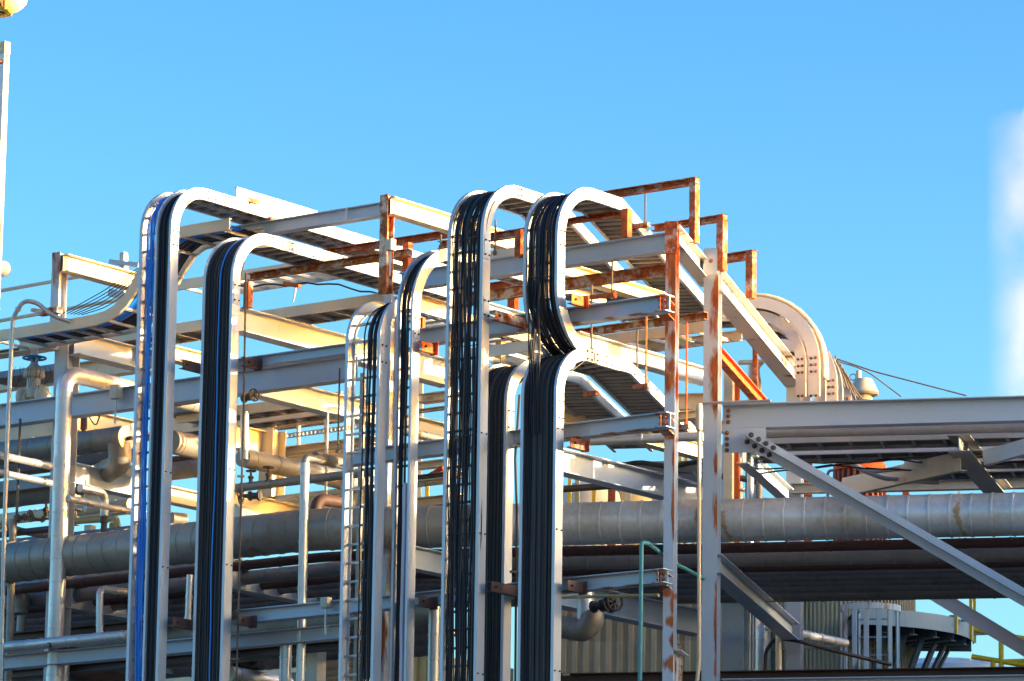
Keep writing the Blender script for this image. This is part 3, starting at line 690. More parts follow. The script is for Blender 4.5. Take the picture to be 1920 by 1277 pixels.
for dq, dz, r_, mt, lab in ((.66, -.05, .07, 'brown', 'thin brown pipe first behind the large silver pipe'), (1.15, -.16, .10, 'pipe_dark', 'dark insulated pipe second behind the large silver pipe'), (1.55, -.18, .08, 'brown', 'thin dark pipe third behind the large silver pipe'), (1.95, -.19, .10, 'pipe_dark', 'dark insulated pipe fourth behind the large silver pipe'), (2.4, -.2, .10, 'pipe_dark', 'dark insulated pipe fifth behind the large silver pipe'), (2.85, -.2, .10, 'pipe_dark', 'dark insulated pipe sixth behind the large silver pipe'), (3.3, -.22, .11, 'pipe_dark', 'dark insulated pipe seventh behind the large silver pipe'), (3.8, -.26, .135, 'jacket_dull', 'rearmost dull pipe on the pipe deck')):
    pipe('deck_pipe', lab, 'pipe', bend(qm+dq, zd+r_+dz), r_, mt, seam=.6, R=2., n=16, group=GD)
# ================================================================ LEFT RACK: pipes and small things
def w0(px, py, Y): return F0.w(*F0.at(px, py, b=Y))
def PB(label, x1, y1, x2, y2, Y, r, mat, seam=.6, ext=0., cat='pipe', **k):
    """pipe running back: centre line from (x1,y1) at depth Y to px x2"""
    p = F0.at(x1, y1, b=Y); q = F0.at(x2, y2, a=p.x); z = (p.z+q.z)/2
    return pipe('process_pipe', label, cat, [V((p.x, Y-ext, z)), V((p.x, q.y, z))], r, mat, seam=seam, **k)
def PA(label, x1, y1, x2, y2, Y, r, mat, seam=.6, **k):
    p = F0.at(x1, y1, b=Y); q = F0.at(x2, y2, b=Y); z = (p.z+q.z)/2
    return pipe('process_pipe', label, 'pipe', [V((p.x, Y, z)), V((q.x, Y, z))], r, mat, seam=seam, **k)
# silver riser at far left with elbow
p = w0(121, 722, 1.25); pe = V((p.x, 1.25, F0.at(121, 699, b=1.25).z))
ph = F0.at(245, 716, a=p.x)
rz = pipe('process_pipe', 'tall silver riser pipe with elbow at the left column', 'pipe', [V((p.x, 1.25, 7.0)), pe, V((p.x, ph.y+1.5, pe.z))], .118, 'jacket', seam=.33, R=.26, n=28, bump=.005)
m = MB(); q0 = w0(100, 1206, 1.25); m.tube([V((p.x, 1.25, q0.z)), V((p.x, 1.25, q0.z+.03))], .135, 24); m.build('collar', 'brown', rz)
pipe('process_pipe', 'thin grey pipe standing beside the silver riser at the bottom edge', 'pipe', [V((w0(122, 1277, 1.5).x, 1.5, 6)), w0(122, 1222, 1.5)], .045, 'jacket', seam=.6)
# conduit in the front with bent top
Yc = .75
pipe('conduit_pipe', 'slim grey conduit bending over beside the upper left column', 'pipe', [w0(2, 1290, Yc), w0(8, 1000, Yc), w0(15, 790, Yc), w0(22, 640, Yc), w0(24, 596, Yc), w0(44, 563, Yc), w0(70, 568, Yc+.1), w0(98, 592, Yc+.2), w0(130, 603, Yc+.45), w0(200, 620, Yc+.9)], .032, 'conduit', seam=1.6, R=.25, n=10, bump=.012)
# big capped pipe and partners
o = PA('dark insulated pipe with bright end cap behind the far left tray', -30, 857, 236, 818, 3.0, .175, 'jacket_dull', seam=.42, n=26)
e = F0.at(236, 818, b=3.0); m = MB(); m.lathe((e.x+.002, 3.0, (F0.at(-30, 857, b=3.0).z+e.z)/2), (1, 0, 0), [(.178, 0), (.176, .015), (.05, .03), (.0, .03)], 26); m.build('end_cap', 'jacket', o)
m = MB(); m.lathe((e.x+.03, 3.0, (F0.at(-30, 857, b=3.0).z+e.z)/2-.02), (1, 0, 0), [(.03, 0), (.03, .09), (.0, .09)], 8); m.build('nozzle', 'valve', o)
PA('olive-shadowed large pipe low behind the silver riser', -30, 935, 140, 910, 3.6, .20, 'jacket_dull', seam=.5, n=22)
q = w0(222, 870, 3.0)
pipe('process_pipe', 'dark branch pipe hanging under the capped pipe', 'pipe', [V((q.x, 3.0, F0.at(222, 830, b=3.0).z)), V((q.x, 3.05, q.z)), V((q.x-1.2, 3.5, q.z-.12))], .17, 'jacket_dull', seam=.5, R=.34, n=22)
PB('upper slim silver pipe running behind the silver riser', 0, 855, 100, 874, .9, .055, 'jacket', seam=.5, ext=1.)
PB('lower slim silver pipe running behind the silver riser', 0, 887, 100, 906, .9, .05, 'jacket', seam=.45, ext=1.)
PB('slim silver pipe from the riser towards the far left tray', 128, 934, 260, 963, 1.25, .048, 'jacket', seam=.45)
q = w0(150, 915, 2.3); q2 = F0.at(197, 923, a=q.x)
o = pipe('process_pipe', 'silver pipe elbow turning down above the large pipe', 'pipe', [q, V((q.x, q2.y, q.z)), V((q.x, q2.y, F0.at(197, 968, a=q.x).z))], .06, 'jacket', seam=.4, R=.12)
m = MB(); zz_ = F0.at(197, 968, a=q.x).z; m.lathe((q.x, q2.y, zz_-.26), (0, 0, 1), [(.05, 0), (.09, .02), (.05, .04), (.045, .15), (.06, .16), (.06, .25), (.0, .26)], 12); m.build('valve_body', 'valve', o)
pipe('process_pipe', 'small elbow pipe rising beside the far left tray', 'pipe', [w0(187, 1195, 1.35), w0(187, 1104, 1.35), w0(240, 1110, 2.0)], .05, 'jacket', seam=.42, R=.11)
PA('silver pipe lying over the lowest left cross beam', -30, 1221, 240, 1188, 1.0, .078, 'jacket', seam=.25, n=22)
pipe('process_pipe', 'dull vertical pipe near the left edge', 'pipe', [w0(15, 1290, 1.6), w0(25, 974, 1.6)], .055, 'jacket_dull', seam=.45)
pipe('process_pipe', 'dull capped vertical drum pipe low at left', 'pipe', [w0(40, 1185, 2.4), w0(42, 1155, 2.4)], .075, 'jacket_dull', seam=0, n=14)
pipe('process_pipe', 'fat dull insulated stub hanging low at left', 'pipe', [w0(38, 1150, 2.4), w0(41, 1098, 2.4)], .12, 'jacket_dull', seam=.2, n=18)
# yellow lit pipe behind + valves
o = PA('yellow-lit pipe behind the left column', -30, 972, 245, 952, 4.8, .09, 'yellowed', seam=.8)
def valve(label, px, py, Y, s=1., mat='valve', wheel='valve', side=False, ax=None):
    c = w0(px, py, Y); root = thing('gate_valve', label, 'valve', c, 'gate valves')
    m = MB(); a = V(ax) if ax else UP
    m.lathe(c, a, [(.055*s, 0), (.055*s, .02*s), (.03*s, .03*s), (.035*s, .09*s), (.05*s, .10*s), (.05*s, .12*s), (.02*s, .14*s), (.012*s, .24*s), (.0, .24*s)], 12); m.build('body', mat, root)
    m = MB(); m.torus(c+a*.21*s, a, .075*s, .011*s, 18, 6)
    x, y, z = basis(a)
    for k in range(4):
        t = k*PI/4; v = x*math.cos(t)+y*math.sin(t); m.bar(c+a*.21*s-v*.072*s, c+a*.21*s+v*.072*s, .012*s, .012*s, a)
    m.build('handwheel', wheel, root); return root
v0 = w0(62, 746, 2.2)
root = thing('gate_valve', 'pale flanged gate valve with blue handwheel on the left beam', 'valve', v0, 'gate valves')
m = MB(); m.lathe(v0, UP, [(.10, 0), (.10, .28), (.15, .30), (.16, .33), (.16, .35), (.15, .36), (.15, .385), (.16, .39), (.16, .41), (.10, .45), (.06, .5), (.05, .52), (.0, .52)], 22); m.build('bonnet', 'valve_pale', root)
for k in range(10):
    t = k*PI/5; bolts(root, [v0+V((.14*math.cos(t), .14*math.sin(t), .335))], (0, 0, -1), 'bolt_dark', .7)
m = MB()
for s_ in (-1, 1): m.bx(v0+V((s_*.045-.012, -.02, .5)), V((.024, 0, 0)), V((0, .04, 0)), V((0, 0, .32)))
m.bx(v0+V((-.065, -.035, .80)), V((.13, 0, 0)), V((0, .07, 0)), V((0, 0, .08))); m.lathe(v0+V((0, 0, .5)), UP, [(.016, 0), (.016, .5)], 8); m.build('yoke', 'valve_pale', root)
zw = F0.at(62, 672, b=2.2).z
m = MB(); c = V((v0.x, v0.y, zw)); m.torus(c, UP, .165, .016, 28, 8)
for k in range(3):
    t = k*PI/3+.3; v = V((math.cos(t), math.sin(t), 0)); m.bar(c-v*.16, c+v*.16, .022, .014)
m.lathe(c-V((0, 0, .06)), UP, [(.03, 0), (.03, .09)], 10); m.build('handwheel', 'wheel_blue', root)
for s_ in (-1, 1):
    m = MB(); m.lathe(v0+V((s_*.09, 0, .02)), (s_, 0, 0), [(.08, 0), (.08, .06), (.15, .065), (.15, .12), (.0, .12)], 18)
    m.build('flange', 'valve_pale', root)
valve('small dark valve with handwheel on the small pipe, nearer the second tray', 470, 908, 2.9, .9)
valve('small dark valve with handwheel on the small pipe, right one', 503, 904, 2.9, 1.0)
valve('dark drain valve with side handwheel hanging under the small pipe', 488, 929, 2.8, 1.4, ax=(-.95, -.3, 0))
valve('small dark valve above the yellow-lit pipe left of the riser', 86, 972, 4.2, 1.2)
valve('dark valve on the yellow-lit pipe right of the riser', 141, 985, 4.2, 1.1)
valve('dark bulky valve on top of the left edge vertical pipe', 33, 972, 1.6, 1.1, ax=(.9, .2, .1))
pipe('process_pipe', 'short black threaded line between valves at the left edge', 'pipe', [w0(26, 969, 1.62), w0(84, 976, 1.9)], .022, 'valve', seam=.12, n=10, bump=.016)
valve('dark valve with handwheel poking out right of the second tray', 457, 748, .9, 1.1, ax=(.97, -.2, .1))
# centre-left pipes
pipe('process_pipe', 'tall silver pipe in front of the large pipe', 'pipe', [w0(563, 1300, 1.25), w0(572, 868, 1.25)], .062, 'jacket', seam=.32, n=20)
pipe('process_pipe', 'short capped silver pipe under the lower cross beam', 'pipe', [w0(534, 1300, 1.3), w0(537, 1183, 1.3)], .082, 'jacket', seam=.35, n=20)
pipe('process_pipe', 'slim grey riser seen behind the open rung tray', 'pipe', [w0(667, 1300, 1.0), w0(681, 700, 1.0)], .04, 'jacket_dull', seam=1.8, n=14, bump=.014)
pipe('process_pipe', 'capped silver pipe left of the tall centre tray', 'pipe', [w0(812, 1300, 1.0), w0(815, 1138, 1.0)], .078, 'jacket', seam=.32, n=20)
q = w0(573, 858, 1.25)
o = pipe('process_pipe', 'black elbow on top of the tall silver pipe', 'pipe', [w0(572, 872, 1.25), q, w0(598, 860, 1.55)], .052, 'pipe_dark', seam=0, R=.07, n=14)
PB('grey insulated stub pipe bolted behind the open rung tray', 590, 857, 662, 875, 1.5, .078, 'jacket_dull', seam=.55, n=20)
o = PB('sunlit insulated pipe running back from the second tray', 455, 858, 700, 914, 2.6, .135, 'jacket_dull', seam=.5, n=26)
pipe('process_pipe', 'silver vertical pipe beside the second tray', 'pipe', [w0(458, 862, 2.5), w0(459, 772, 2.5)], .06, 'jacket', seam=.3)
PA('small grey pipe with valves behind the tall silver pipe', 430, 918, 700, 883, 2.9, .062, 'jacket_dull', seam=.55, n=16)
pipe('process_pipe', 'bright round pipe top lit above the large pipe', 'pipe', [w0(435, 962, 3.2), w0(530, 985, 5.2)], .14, 'jacket', seam=.6, n=22)
pipe('process_pipe', 'brown bent pipe behind the tall silver pipe', 'pipe', [w0(590, 965, 3.0), w0(596, 936, 3.0), w0(660, 944, 3.5)], .085, 'brown', seam=0, R=.12, n=16)
PA('thin cream pipe behind the brown bent pipe', 520, 935, 700, 917, 4.0, .04, 'cream', seam=.9, n=12)
pipe('process_pipe', 'thin silver pipe standing between the two left trays', 'pipe', [w0(352, 1175, 1.4), w0(356, 1078, 1.4)], .045, 'jacket', seam=.3)
pipe('process_pipe', 'short end of pipe above the large pipe between the two left trays', 'pipe', [w0(322, 972, 2.6), w0(348, 974, 2.8)], .09, 'jacket_dull', seam=0, n=18)
pipe('process_pipe', 'dull pipe crossing between the two left trays', 'pipe', [w0(320, 828, 2.6), w0(385, 842, 3.4)], .17, 'jacket_dull', seam=.4, n=22)
PA('wide dark pipe tucked right under the large silver pipe at left', -40, 1108, 440, 1060, 2.95, .20, 'pipe_dark', seam=.6)
# beams in the lower left background
Bm('cream web beam with light patch beside the capped pipe', 125, 757, 262, 792, 800, 3.4, .2, 'yellowed')
Bm('grey beam with sunlit corner above the slim silver pipe', 140, 866, 262, 893, 905, YC+.35, .24, 'paint')
Bm('dark teal beam under the large pipe at left', 128, 1090, 300, 1128, 1136, YC+.3, .24, 'paint')
Bm('teal beam right of the second tray under the large pipe', 442, 1058, 720, 1124, 1098, YC+.3, .24, 'paint')
Bm('cream beam with light streaks above the large pipe', 440, 915, 640, 968, 968, YC+1.2, .24, 'yellowed')
Bm('grey beam with window-like light patches right of the arched trays', 1050, 840, 1330, 908, 884, 1.9, .24, 'paint')
Bm('teal beam under the dark deck pipes near the right column', 1040, 1090, 1330, 1140, 1138, 2.4, .26, 'paint')
Bm('grey beam in the gap between narrow and tall centre trays', 770, 1020, 850, 1040, 1062, 1.5, .2, 'paint')
Bm('sunlit beam high in the gap beside the narrow tray', 768, 545, 860, 572, 574, 2.2, .2, 'yellowed')
Bm('sunlit beam behind the S-bend and mottled rusty beam', 1050, 487, 1262, 552, 512, 3.0, .2, 'yellowed')
Bm('grey beam hung behind the threaded rods', 1088, 618, 1335, 694, 648, 1.9, .2, 'paint')
Bm('light beam in the gap right of the tall centre tray', 905, 588, 1010, 614, 600, 2.2, .2, 'paint')
Bm('cream beam low between the two left trays', 305, 905, 400, 930, 935, 3.4, .2, 'yellowed')
A('cream cross beam far behind the open rung tray', 500, 843, 700, 815, 856, 5.4, .2, 'cream')
A('deep yellowish cross beam behind the small grey pipe', 420, 945, 720, 902, 990, 5.0, .2, 'yellowed')
sten = A('cream cross beam marked with faint stencil numbers', 782, 741, 850, 728, 757, 4.4, .2, 'cream')
A('yellowish beam behind the narrow tray at pipe level', 775, 893, 860, 880, 905, 3.2, .15, 'yellowed')
A('tan cross beam under the narrow tray gap', 770, 869, 850, 856, 882, 5.2, .15, 'cream')
A('cream deep wall beam at far left behind the blue valve', -30, 705, 250, 664, 736, 5.0, .2, 'yellowed')
A('cream wall beam low at far left', -30, 800, 140, 770, 850, 5.6, .2, 'wall_cream')
# ================================================================ A-direction cable trays
def atray(label, px0, py0, px1, py1, Y, W, mat='cream', rung=.42, hh=.15, deck=True, rmat='rung', fr=F0):
    p = fr.at(px0, py0, b=Y); q = fr.at(px1, py1, b=Y); z = (p.z+q.z)/2-hh
    n = 8; fs = [(fr.w(p.x+(q.x-p.x)*k/n, Y+W, z), UP, -fr.B) for k in range(n+1)]
    return tray(label, fs, W, hh, rung=rung, mat=mat, rmat=rmat, group='cream ladder trays running across', deck=(.05, (q.x-p.x)-.05, 'deck') if deck else None, rung_n=.02, rh=.05)
atray('cream tray crossing behind the second tray to the middle column', 150, 637, 735, 542, 3.6, .62)
atray('cream tray with cable clipped under its open rungs', 330, 529, 740, 459, 4.6, .75, deck=False, rung=.34)
atray('upper cream tray of the stacked pair behind the small railing', 330, 778, 640, 731, 5.0, .4)
atray('lower cream tray of the stacked pair behind the small railing', 330, 797, 650, 750, 5.9, .4)
atray('lowest cream tray of the stack behind the small railing', 330, 813, 650, 766, 6.9, .15)
atray('open ladder tray in the gap behind the tall centre tray', 880, 655, 1010, 634, 2.6, .7, mat='rail', deck=False)
atray('open ladder tray in the gap beside the narrow tray', 770, 600, 860, 585, 2.8, .8, mat='rail', deck=False, rung=.3)
atray('peach ladder tray seen under the lower mottled rusty beam', 1100, 634, 1330, 599, 5.0, .8, deck=False)
atray('white tray rail in the gap between the tall centre and S-bend trays', 890, 473, 1010, 458, 2.4, .5, mat='cream')
atray('dark open ladder tray under the pipe beside the right column', 1135, 868, 1322, 862, 3.4, .9, mat='pipe_dark', deck=False, rung=.26, rmat='deck', fr=F1)
pts = [wpt(F1, 1120+i*14, 872+4*math.sin(i*.8)-.4*abs(i-7), 3.3) for i in range(15)]
pipe('black_cable', 'thick black cable bunch sagging under the dark open ladder tray', 'cable', pts, .035, 'black', seam=0, R=.2, n=8)
for i in range(4):
    pipe('lower_pipe', ['first','second','third','fourth'][i]+' dark pipe of the low tier running left behind the trays, counted from the front', 'pipe', [V((F0.at(-40, 1200, b=3.0+.75*i).x, 3.0+.75*i, ZD-.50-.02*i)), V((F0.at(835, 1200, b=3.0+.75*i).x, 3.0+.75*i, ZD-.50-.02*i))], .15, 'pipe_dark' if i % 2 else 'jacket_dull', seam=.7, n=16, group='low tier of dark pipes at left')
pts = [w0(430, 538, 4.5)]+[w0(455+k*20, 536+2.5*math.sin(k*1.9)-k*.6+(max(0, k-8)*5), 4.5) for k in range(14)]
pipe('black_cable', 'black cable clipped in waves under the open cream tray', 'cable', pts, .014, 'black', seam=0, R=.05, n=6)
pipe('black_cable', 'short cable end dangling from an orange clip', 'cable', [w0(555, 535, 4.4), w0(553, 550, 4.4), w0(549, 566, 4.4)], .012, 'conduit', seam=0, n=6)
m = MB(); m.bar(w0(533, 531, 4.3), w0(562, 537, 4.3), .06, .06); tag(m.build('orange_clip', 'rust_orange'), 'orange-rusted clip arm under the open cream tray', 'clip')
# left tray rising in a long curve
def curve_tray(label, Y, W, px, mat, deckp):
    P = [F0.at(x, y, b=Y) for x, y in px]; fs = []
    pts = [V((p.x, Y+W, p.z)) for p in P]
    for i, p in enumerate(pts):
        t = (pts[min(i+1, len(pts)-1)]-pts[max(i-1, 0)]).normalized(); nrm = V((-t.z, 0, t.x)); fs.append((p, nrm, V((0, -1, 0))))
    r = tray(label, fs, W, .16, rung=.36, mat=mat, group='cream ladder trays running across', rung_n=.03, rh=.04)
    return fs
base = [(-30, 644), (40, 633), (100, 623), (150, 615), (180, 609), (200, 602), (220, 590), (238, 572), (252, 551), (264, 530), (276, 506), (288, 485), (302, 464), (320, 450), (345, 444), (380, 438), (430, 430)]
fs = curve_tray('cream tray sweeping upward in a curve behind the far left tray', 1.2, .75, base, 'cream', None)
sp = [(.10+.05*i, .06, .018, 'cable0', .01) for i in range(7)]+[(.46+.045*i, .06, .018, 'cable_blue', .01) for i in range(5)]
bundle('black and blue cables lying in the upward sweeping cream tray', fs, sp, fs[0][0], s0=.5)
for i in range(6):
    pipe('thin_wire', 'thin dark wire stretched slack beside the sweeping cream tray', 'wire', [w0(118+7*i, 588+i*.5, 1.15+.1*i), w0(190+4*i, 548+5*i, 1.15+.1*i), w0(268+1*i, 497+3*i, 1.15+.1*i)], .007, 'black', seam=0, R=3., n=5, group='slack wires beside the sweeping tray')
m = MB(); m.bar(w0(75, 587, 1.6), w0(112, 581, 1.6), .12, .09); m.bar(w0(62, 582, 1.55), w0(84, 584, 1.55), .1, .05); tag(m.build('cantilever_bracket', 'paint_rusty'), 'rusty support arm sticking out left of the upper left column', 'bracket')
# handrails far left
def rail(label, x1, y1, x2, y2, Y, r=.022, mat='cream', fr=F0, group='thin handrails'): return pipe('handrail', label, 'railing', [wpt(fr, x1, y1, Y), wpt(fr, x2, y2, Y)], r, mat, seam=0, n=8, group=group)
rail('upper cream handrail behind the upper left column', -20, 549, 165, 516, 5.5, .03)
rail('middle cream handrail behind the upper left column', -20, 605, 260, 556, 5.5, .03)
m = MB(); m.bar(w0(232, 560, 5.4), w0(232, 474, 5.4), .09, .09, V((1, 0, 0))); o = tag(m.build('strut_post', 'wall_cream'), 'pale slotted strut post poking up left of the far left tray', 'post')
m = MB(); m.bar(w0(207, 491, 5.35), w0(262, 497, 5.35), .07, .07); m.build('cross_arm', 'paint_worn', o)
m = MB(); m.bar(w0(207, 549, 5.35), w0(236, 556, 5.35), .1, .12); tag(m.build('strut_bracket', 'paint_worn'), 'pale bracket at the foot of the slotted strut post', 'bracket')
# small railing between T2 and T3
root = thing('guard_railing', 'white guard railing with perforated strut against the sky', 'railing', w0(560, 840, 6.2))
for x, yt in ((515, 795), (560, 786), (611, 778)):
    m = MB(); m.bar(w0(x, 845, 6.2), w0(x, yt, 6.2), .045, .045, V((1, 0, 0))); m.build('post', 'lamp_white', root)
for y0_, y1_ in ((806, 782), (797, 772)):
    m = MB(); m.bar(w0(440, y0_+10, 6.2), w0(700, y1_-8, 6.2), .04, .03); m.build('rail', 'cream', root) if y0_ == 806 else None
m = MB(); a_, b_ = w0(505, 822, 6.15), w0(700, 796, 6.15)
for k in range(26):
    s_ = a_.lerp(b_, k/26); e_ = a_.lerp(b_, (k+.55)/26); m.bar(s_, e_, .03, .07)
m.bar(a_+V((0, 0, .03)), b_+V((0, 0, .03)), .032, .012); m.bar(a_-V((0, 0, .03)), b_-V((0, 0, .03)), .032, .012); m.build('perforated_strut', 'rung', root)
post(F0, 'steel_column', 'sunlit cream column with rusty top behind the lit pipe', 'column', 487, 806, 5.0, .26, .3, 'yellowed', ybot=935, group=GC)
for px, yt, yb_, Y in ((614, 772, 930, 3.6), (644, 890, 935, 3.3)):
    pipe('conduit_pipe', 'thin grey conduit hanging behind the tall silver pipe' if px == 614 else 'thin grey conduit near the open rung tray', 'pipe', [w0(px-3, yb_, Y), w0(px, yt, Y)], .022, 'conduit', seam=0, n=8)
# black hanging rod + cable near T3
def rodA(label, px, y0, y1, Y, r=.012, mat='valve', fr=F0, nut=True):
    a = wpt(fr, px, y0, Y); b = wpt(fr, px, y0, Y); b.z = fr.at(px, y1, b=Y).z; o = pipe('hanger_rod', label, 'rod', [b, a], r, mat, seam=0, n=6, group='thin hanger rods')
    if nut: m = MB(); m.lathe(b-V((0, 0, .03)), UP, [(.03, 0), (.03, .05), (.0, .05)], 6); m.build('nut', mat, o)
    return o
rodA('black hanger rod with shackle left of the open rung tray', 637, 690, 845, 1.4, .012)
rodA('black rod hanging from the left cross beam', 38, 785, 970, 1.5, .02)
rodA('black square hanger between riser and capped pipe', 158, 772, 805, 2.2, .05, 'brown')
R_ = [('rod hanging under the tallest hanger frame', 1210, 364, 424, 2.35), ('rod left of the S-bend orange bracket', 1148, 486, 556, 1.5), ('rod in front of the mottled rusty beam left end', 1110, 534, 655, 1.3), ('short rod below the lower mottled beam left end', 1128, 628, 664, 2.6), ('rod under the lower mottled beam middle', 1195, 616, 694, 2.6), ('long rusty rod to the arched tray clamp', 1212, 584, 724, 1.9), ('rod right of the right column', 1288, 602, 792, 2.6), ('rod in front of the brown post gap', 929, 412, 474, 2.2), ('rod above the narrow tray', 827, 440, 462, 2.8)]
for lab, px, a_, b_, Y in R_: rodA('thin rusty '+lab, px, a_, b_, Y, .013, 'rust_orange' if '1212' in str(px) or px == 1288 else 'valve')
def tclamp(label, px, py, Y, ln=.25): m = MB(); a = w0(px, py, Y); m.bar(a-V((ln, 0, 0)), a, .06, .06); return tag(m.build('tray_clamp', 'rust'), label, 'clamp')
tclamp('rusty clamp on the S-bend tray rail under the tallest frame rod', 1216, 421, 2.3)
tclamp('rusty clamp on the arched tray rail at the long rusty rod', 1217, 723, 1.85)
tclamp('rusty clamp at the far end of the arched tray rail', 1293, 800, 2.6)
tclamp('brown spacer between the two bays of the arched trays', 1120, 737, 1.1, .2)
m = MB(); m.bar(w0(1095, 559, 1.2), w0(1150, 553, 1.2), .06, .05); m.lathe(w0(1150, 553, 1.2), (1, 0, 0), [(.05, 0), (.05, .03), (0, .03)], 8); tag(m.build('threaded_bar', 'rust'), 'dark rusty threaded bar above the S-bend cross beam', 'bar')
# slim conduits hugging trays
pipe('conduit_pipe', 'thin dark conduit clipped down the side of the second tray', 'pipe', [w0(443, 1290, .5), w0(457, 760, .5), w0(461, 512, .5)], .014, 'valve', seam=0, n=6)
pipe('black_cable', 'thin black cable hanging loose beside the rear half hidden tray', 'cable', [w0(966, 1290, .8), w0(969, 960, .8), w0(966, 860, .8), w0(974, 740, .8)], .016, 'black', seam=0, n=6, R=.3)
for x, y in ((447, 1052), (440, 1236), (459, 578), (962, 1072), (1061, 1265), (451, 893)):
    m = MB(); m.bar(w0(x-6, y, .15), w0(x+7, y, .22), .03, .03); tag(m.build('clip', 'valve'), 'tiny dark clip holding a thin conduit to a tray rail', 'clip', 'tiny conduit clips')
pipe('teal_conduit', 'teal conduit with bent top left of the right column', 'pipe', [w0(1200, 1277, .55), w0(1203, 1018, .55), w0(1214, 1018, .7), w0(1262, 1055, 2.2), w0(1320, 1085, 3.2)], .027, 'teal', seam=0, R=.05, n=12)
pipe('conduit_pipe', 'long brownish conduit running up between the two right columns', 'pipe', [wpt(F1, 1306, 1290, 1.0), wpt(F1, 1311, 1235, 1.0), wpt(F1, 1311, 760, 1.0)], .026, 'cream', seam=0, R=.3, n=10)
m = MB(); p = wpt(F1, 1311, 778, .98); m.lathe(p, UP, [(.02, -.22), (.045, -.2), (.05, .0), (.045, .12), (.03, .15), (0, .15)], 12); tag(m.build('conduit_fitting', 'valve_pale'), 'grey conduit fitting between the two right columns', 'fitting')
pipe('conduit_pipe', 'thin conduit lying along the truss top chord', 'pipe', [wpt(F1, 1318, 756, QP-.08), wpt(F1, 1445, 751.5, QP-.08)], .02, 'conduit', seam=0, n=8)
# ================================================================ RIGHT BACKGROUND
def arc_tray(label, q, xo, yo, R, W, dd, xl, mat='pinkish', cables=True, zb=None, off=0.):
    zb = zb or F1.at(1560, 806, b=q).z
    """tray coming from the left along the turned rack and bending down; xo = right outer edge pixel, yo = outer top pixel"""
    z = F1.at(1400, yo, b=q).z - off; c = F1.at(xo, 700, b=q).x - off; ca = F1.at(xl, 580, b=q).x; R = R-off; fr = []
    def pt(a, zz): return F1.w(a, q, zz)
    n = 5
    for k in range(n): a = ca+(c-R-ca)*k/n; fr.append((pt(a, z-dd), UP, F1.B))
    for k in range(13):
        t = PI/2-PI/2*k/12; N = F1.A*math.cos(t)+UP*math.sin(t)
        fr.append((pt(c-R, z-R)+N*(R-dd), N, F1.B))
    zz = z-R-.5
    while zz > zb: fr.append((pt(c-dd, zz), F1.A, F1.B)); zz -= .6
    r, S = tray(label, fr, W, dd, rung=.36, mat=mat, group='cream trays bending down at the rear right', rung_n=.03, rh=.04, plates=(), deck=(.2, S_all(fr)*.5, 'deck'))
    s1 = (c-R-ca)
    for s0 in (s1-.35, s1+R*1.35, s1+R*1.5+.75):
        P0, N0, L0 = fat(fr, S, s0-.14); P1, N1, L1 = fat(fr, S, s0+.14); nn = -F1.B
        m = MB(); a = P0-F1.B*.004+N0*.02; b = P1-F1.B*.004+N1*.02
        m.prism([(0, 0), (dd-.04, 0), (dd-.04, .005), (0, .005)], a, b, (N0+N1).normalized(), -F1.B); pl = m.build('splice_plate', mat, r)
        bolts(pl, [a.lerp(b, f_)+(N0+N1).normalized()*(dd-.04)*g_-F1.B*.005 for f_ in (.15, .5, .85) for g_ in (.2, .75)], nn, 'bolt_rust', .8)
    return r, fr, S
def S_all(fr): return seglen(fr)[-1]
r, fA, SA = arc_tray('nearest cream arched tray bending down behind the sloping beam', 7.6, 1537, 556, 1.0, .6, .17, 1262)
arc_tray('inner cream arched tray nested inside the nearest arch', 7.72, 1537, 556, 1.0, .5, .15, 1262, off=.205)
arc_tray('second cream arched tray right behind the nearest arch', 8.95, 1570, 601, 1.0, .6, .17, 1380)
arc_tray('farthest cream arched tray beside the mushroom vent', 10.0, 1597, 640, 1.0, .6, .17, 1420)
def along(fr, l, n, s0, s1):
    S = seglen(fr); out = []; k = int((s1-s0)/.15)
    for i in range(k+1):
        P, N, L = fat(fr, S, s0+(s1-s0)*i/k); out.append(P+N*n+L*l)
    return out
for l, n, lab in ((.12, .22, 'first'), (.22, .21, 'second'), (.36, .22, 'third')):
    pipe('conduit_pipe', lab+' pale conduit running down the back of the nearest arched tray', 'pipe', along(fA, l, n, SA[-1]*.34, SA[-1]-.3), .028, 'cream', seam=0, n=8)
for i in range(5):
    pipe('black_cable', 'thin dark cable bowing down the farthest arched tray', 'cable', [wpt(F1, 1566+5*i, 668+8*i, 9.6), wpt(F1, 1578+6*i, 705+6*i, 9.9), wpt(F1, 1590+9*i, 760, 10.2)], .013, 'valve', seam=0, n=6, R=2., group='dark cables bowing beside the vent')
# mushroom vent
qv = 13.; ps = wpt(F1, 1619, 741, qv); k = (F1.at(1648, 741, b=qv).x-F1.at(1590, 741, b=qv).x)/2
root = thing('roof_vent', 'rust-streaked mushroom vent cap above the truss top chord', 'vent', V((ps.x, ps.y, F1.at(1619, 1082, b=qv).z)))
zt_ = F1.at(1619, 711, b=qv).z
m = MB(); m.lathe(V((ps.x, ps.y, ps.z)), UP, [(k*.55, .0), (k*.93, .0), (k, .03), (k*.97, .06), (k*.60, zt_-ps.z-.02), (k*.55, zt_-ps.z), (.0, zt_-ps.z)], 28); m.build('cap', 'valve_pale', root)
m = MB(); zn = F1.at(1619, 1082, b=qv).z; m.lathe(V((ps.x, ps.y, zn)), UP, [(k*.55, 0), (k*.55, ps.z-zn-.1), (k*.62, ps.z-zn-.09), (k*.5, ps.z-zn)], 20); m.build('neck', 'cream', root)
m = MB(); m.lathe(wpt(F1, 1610, 712, qv)-UP*.02, UP, [(.045, 0), (.045, .16), (.0, .16)], 10); m.build('stem', 'cream', root)
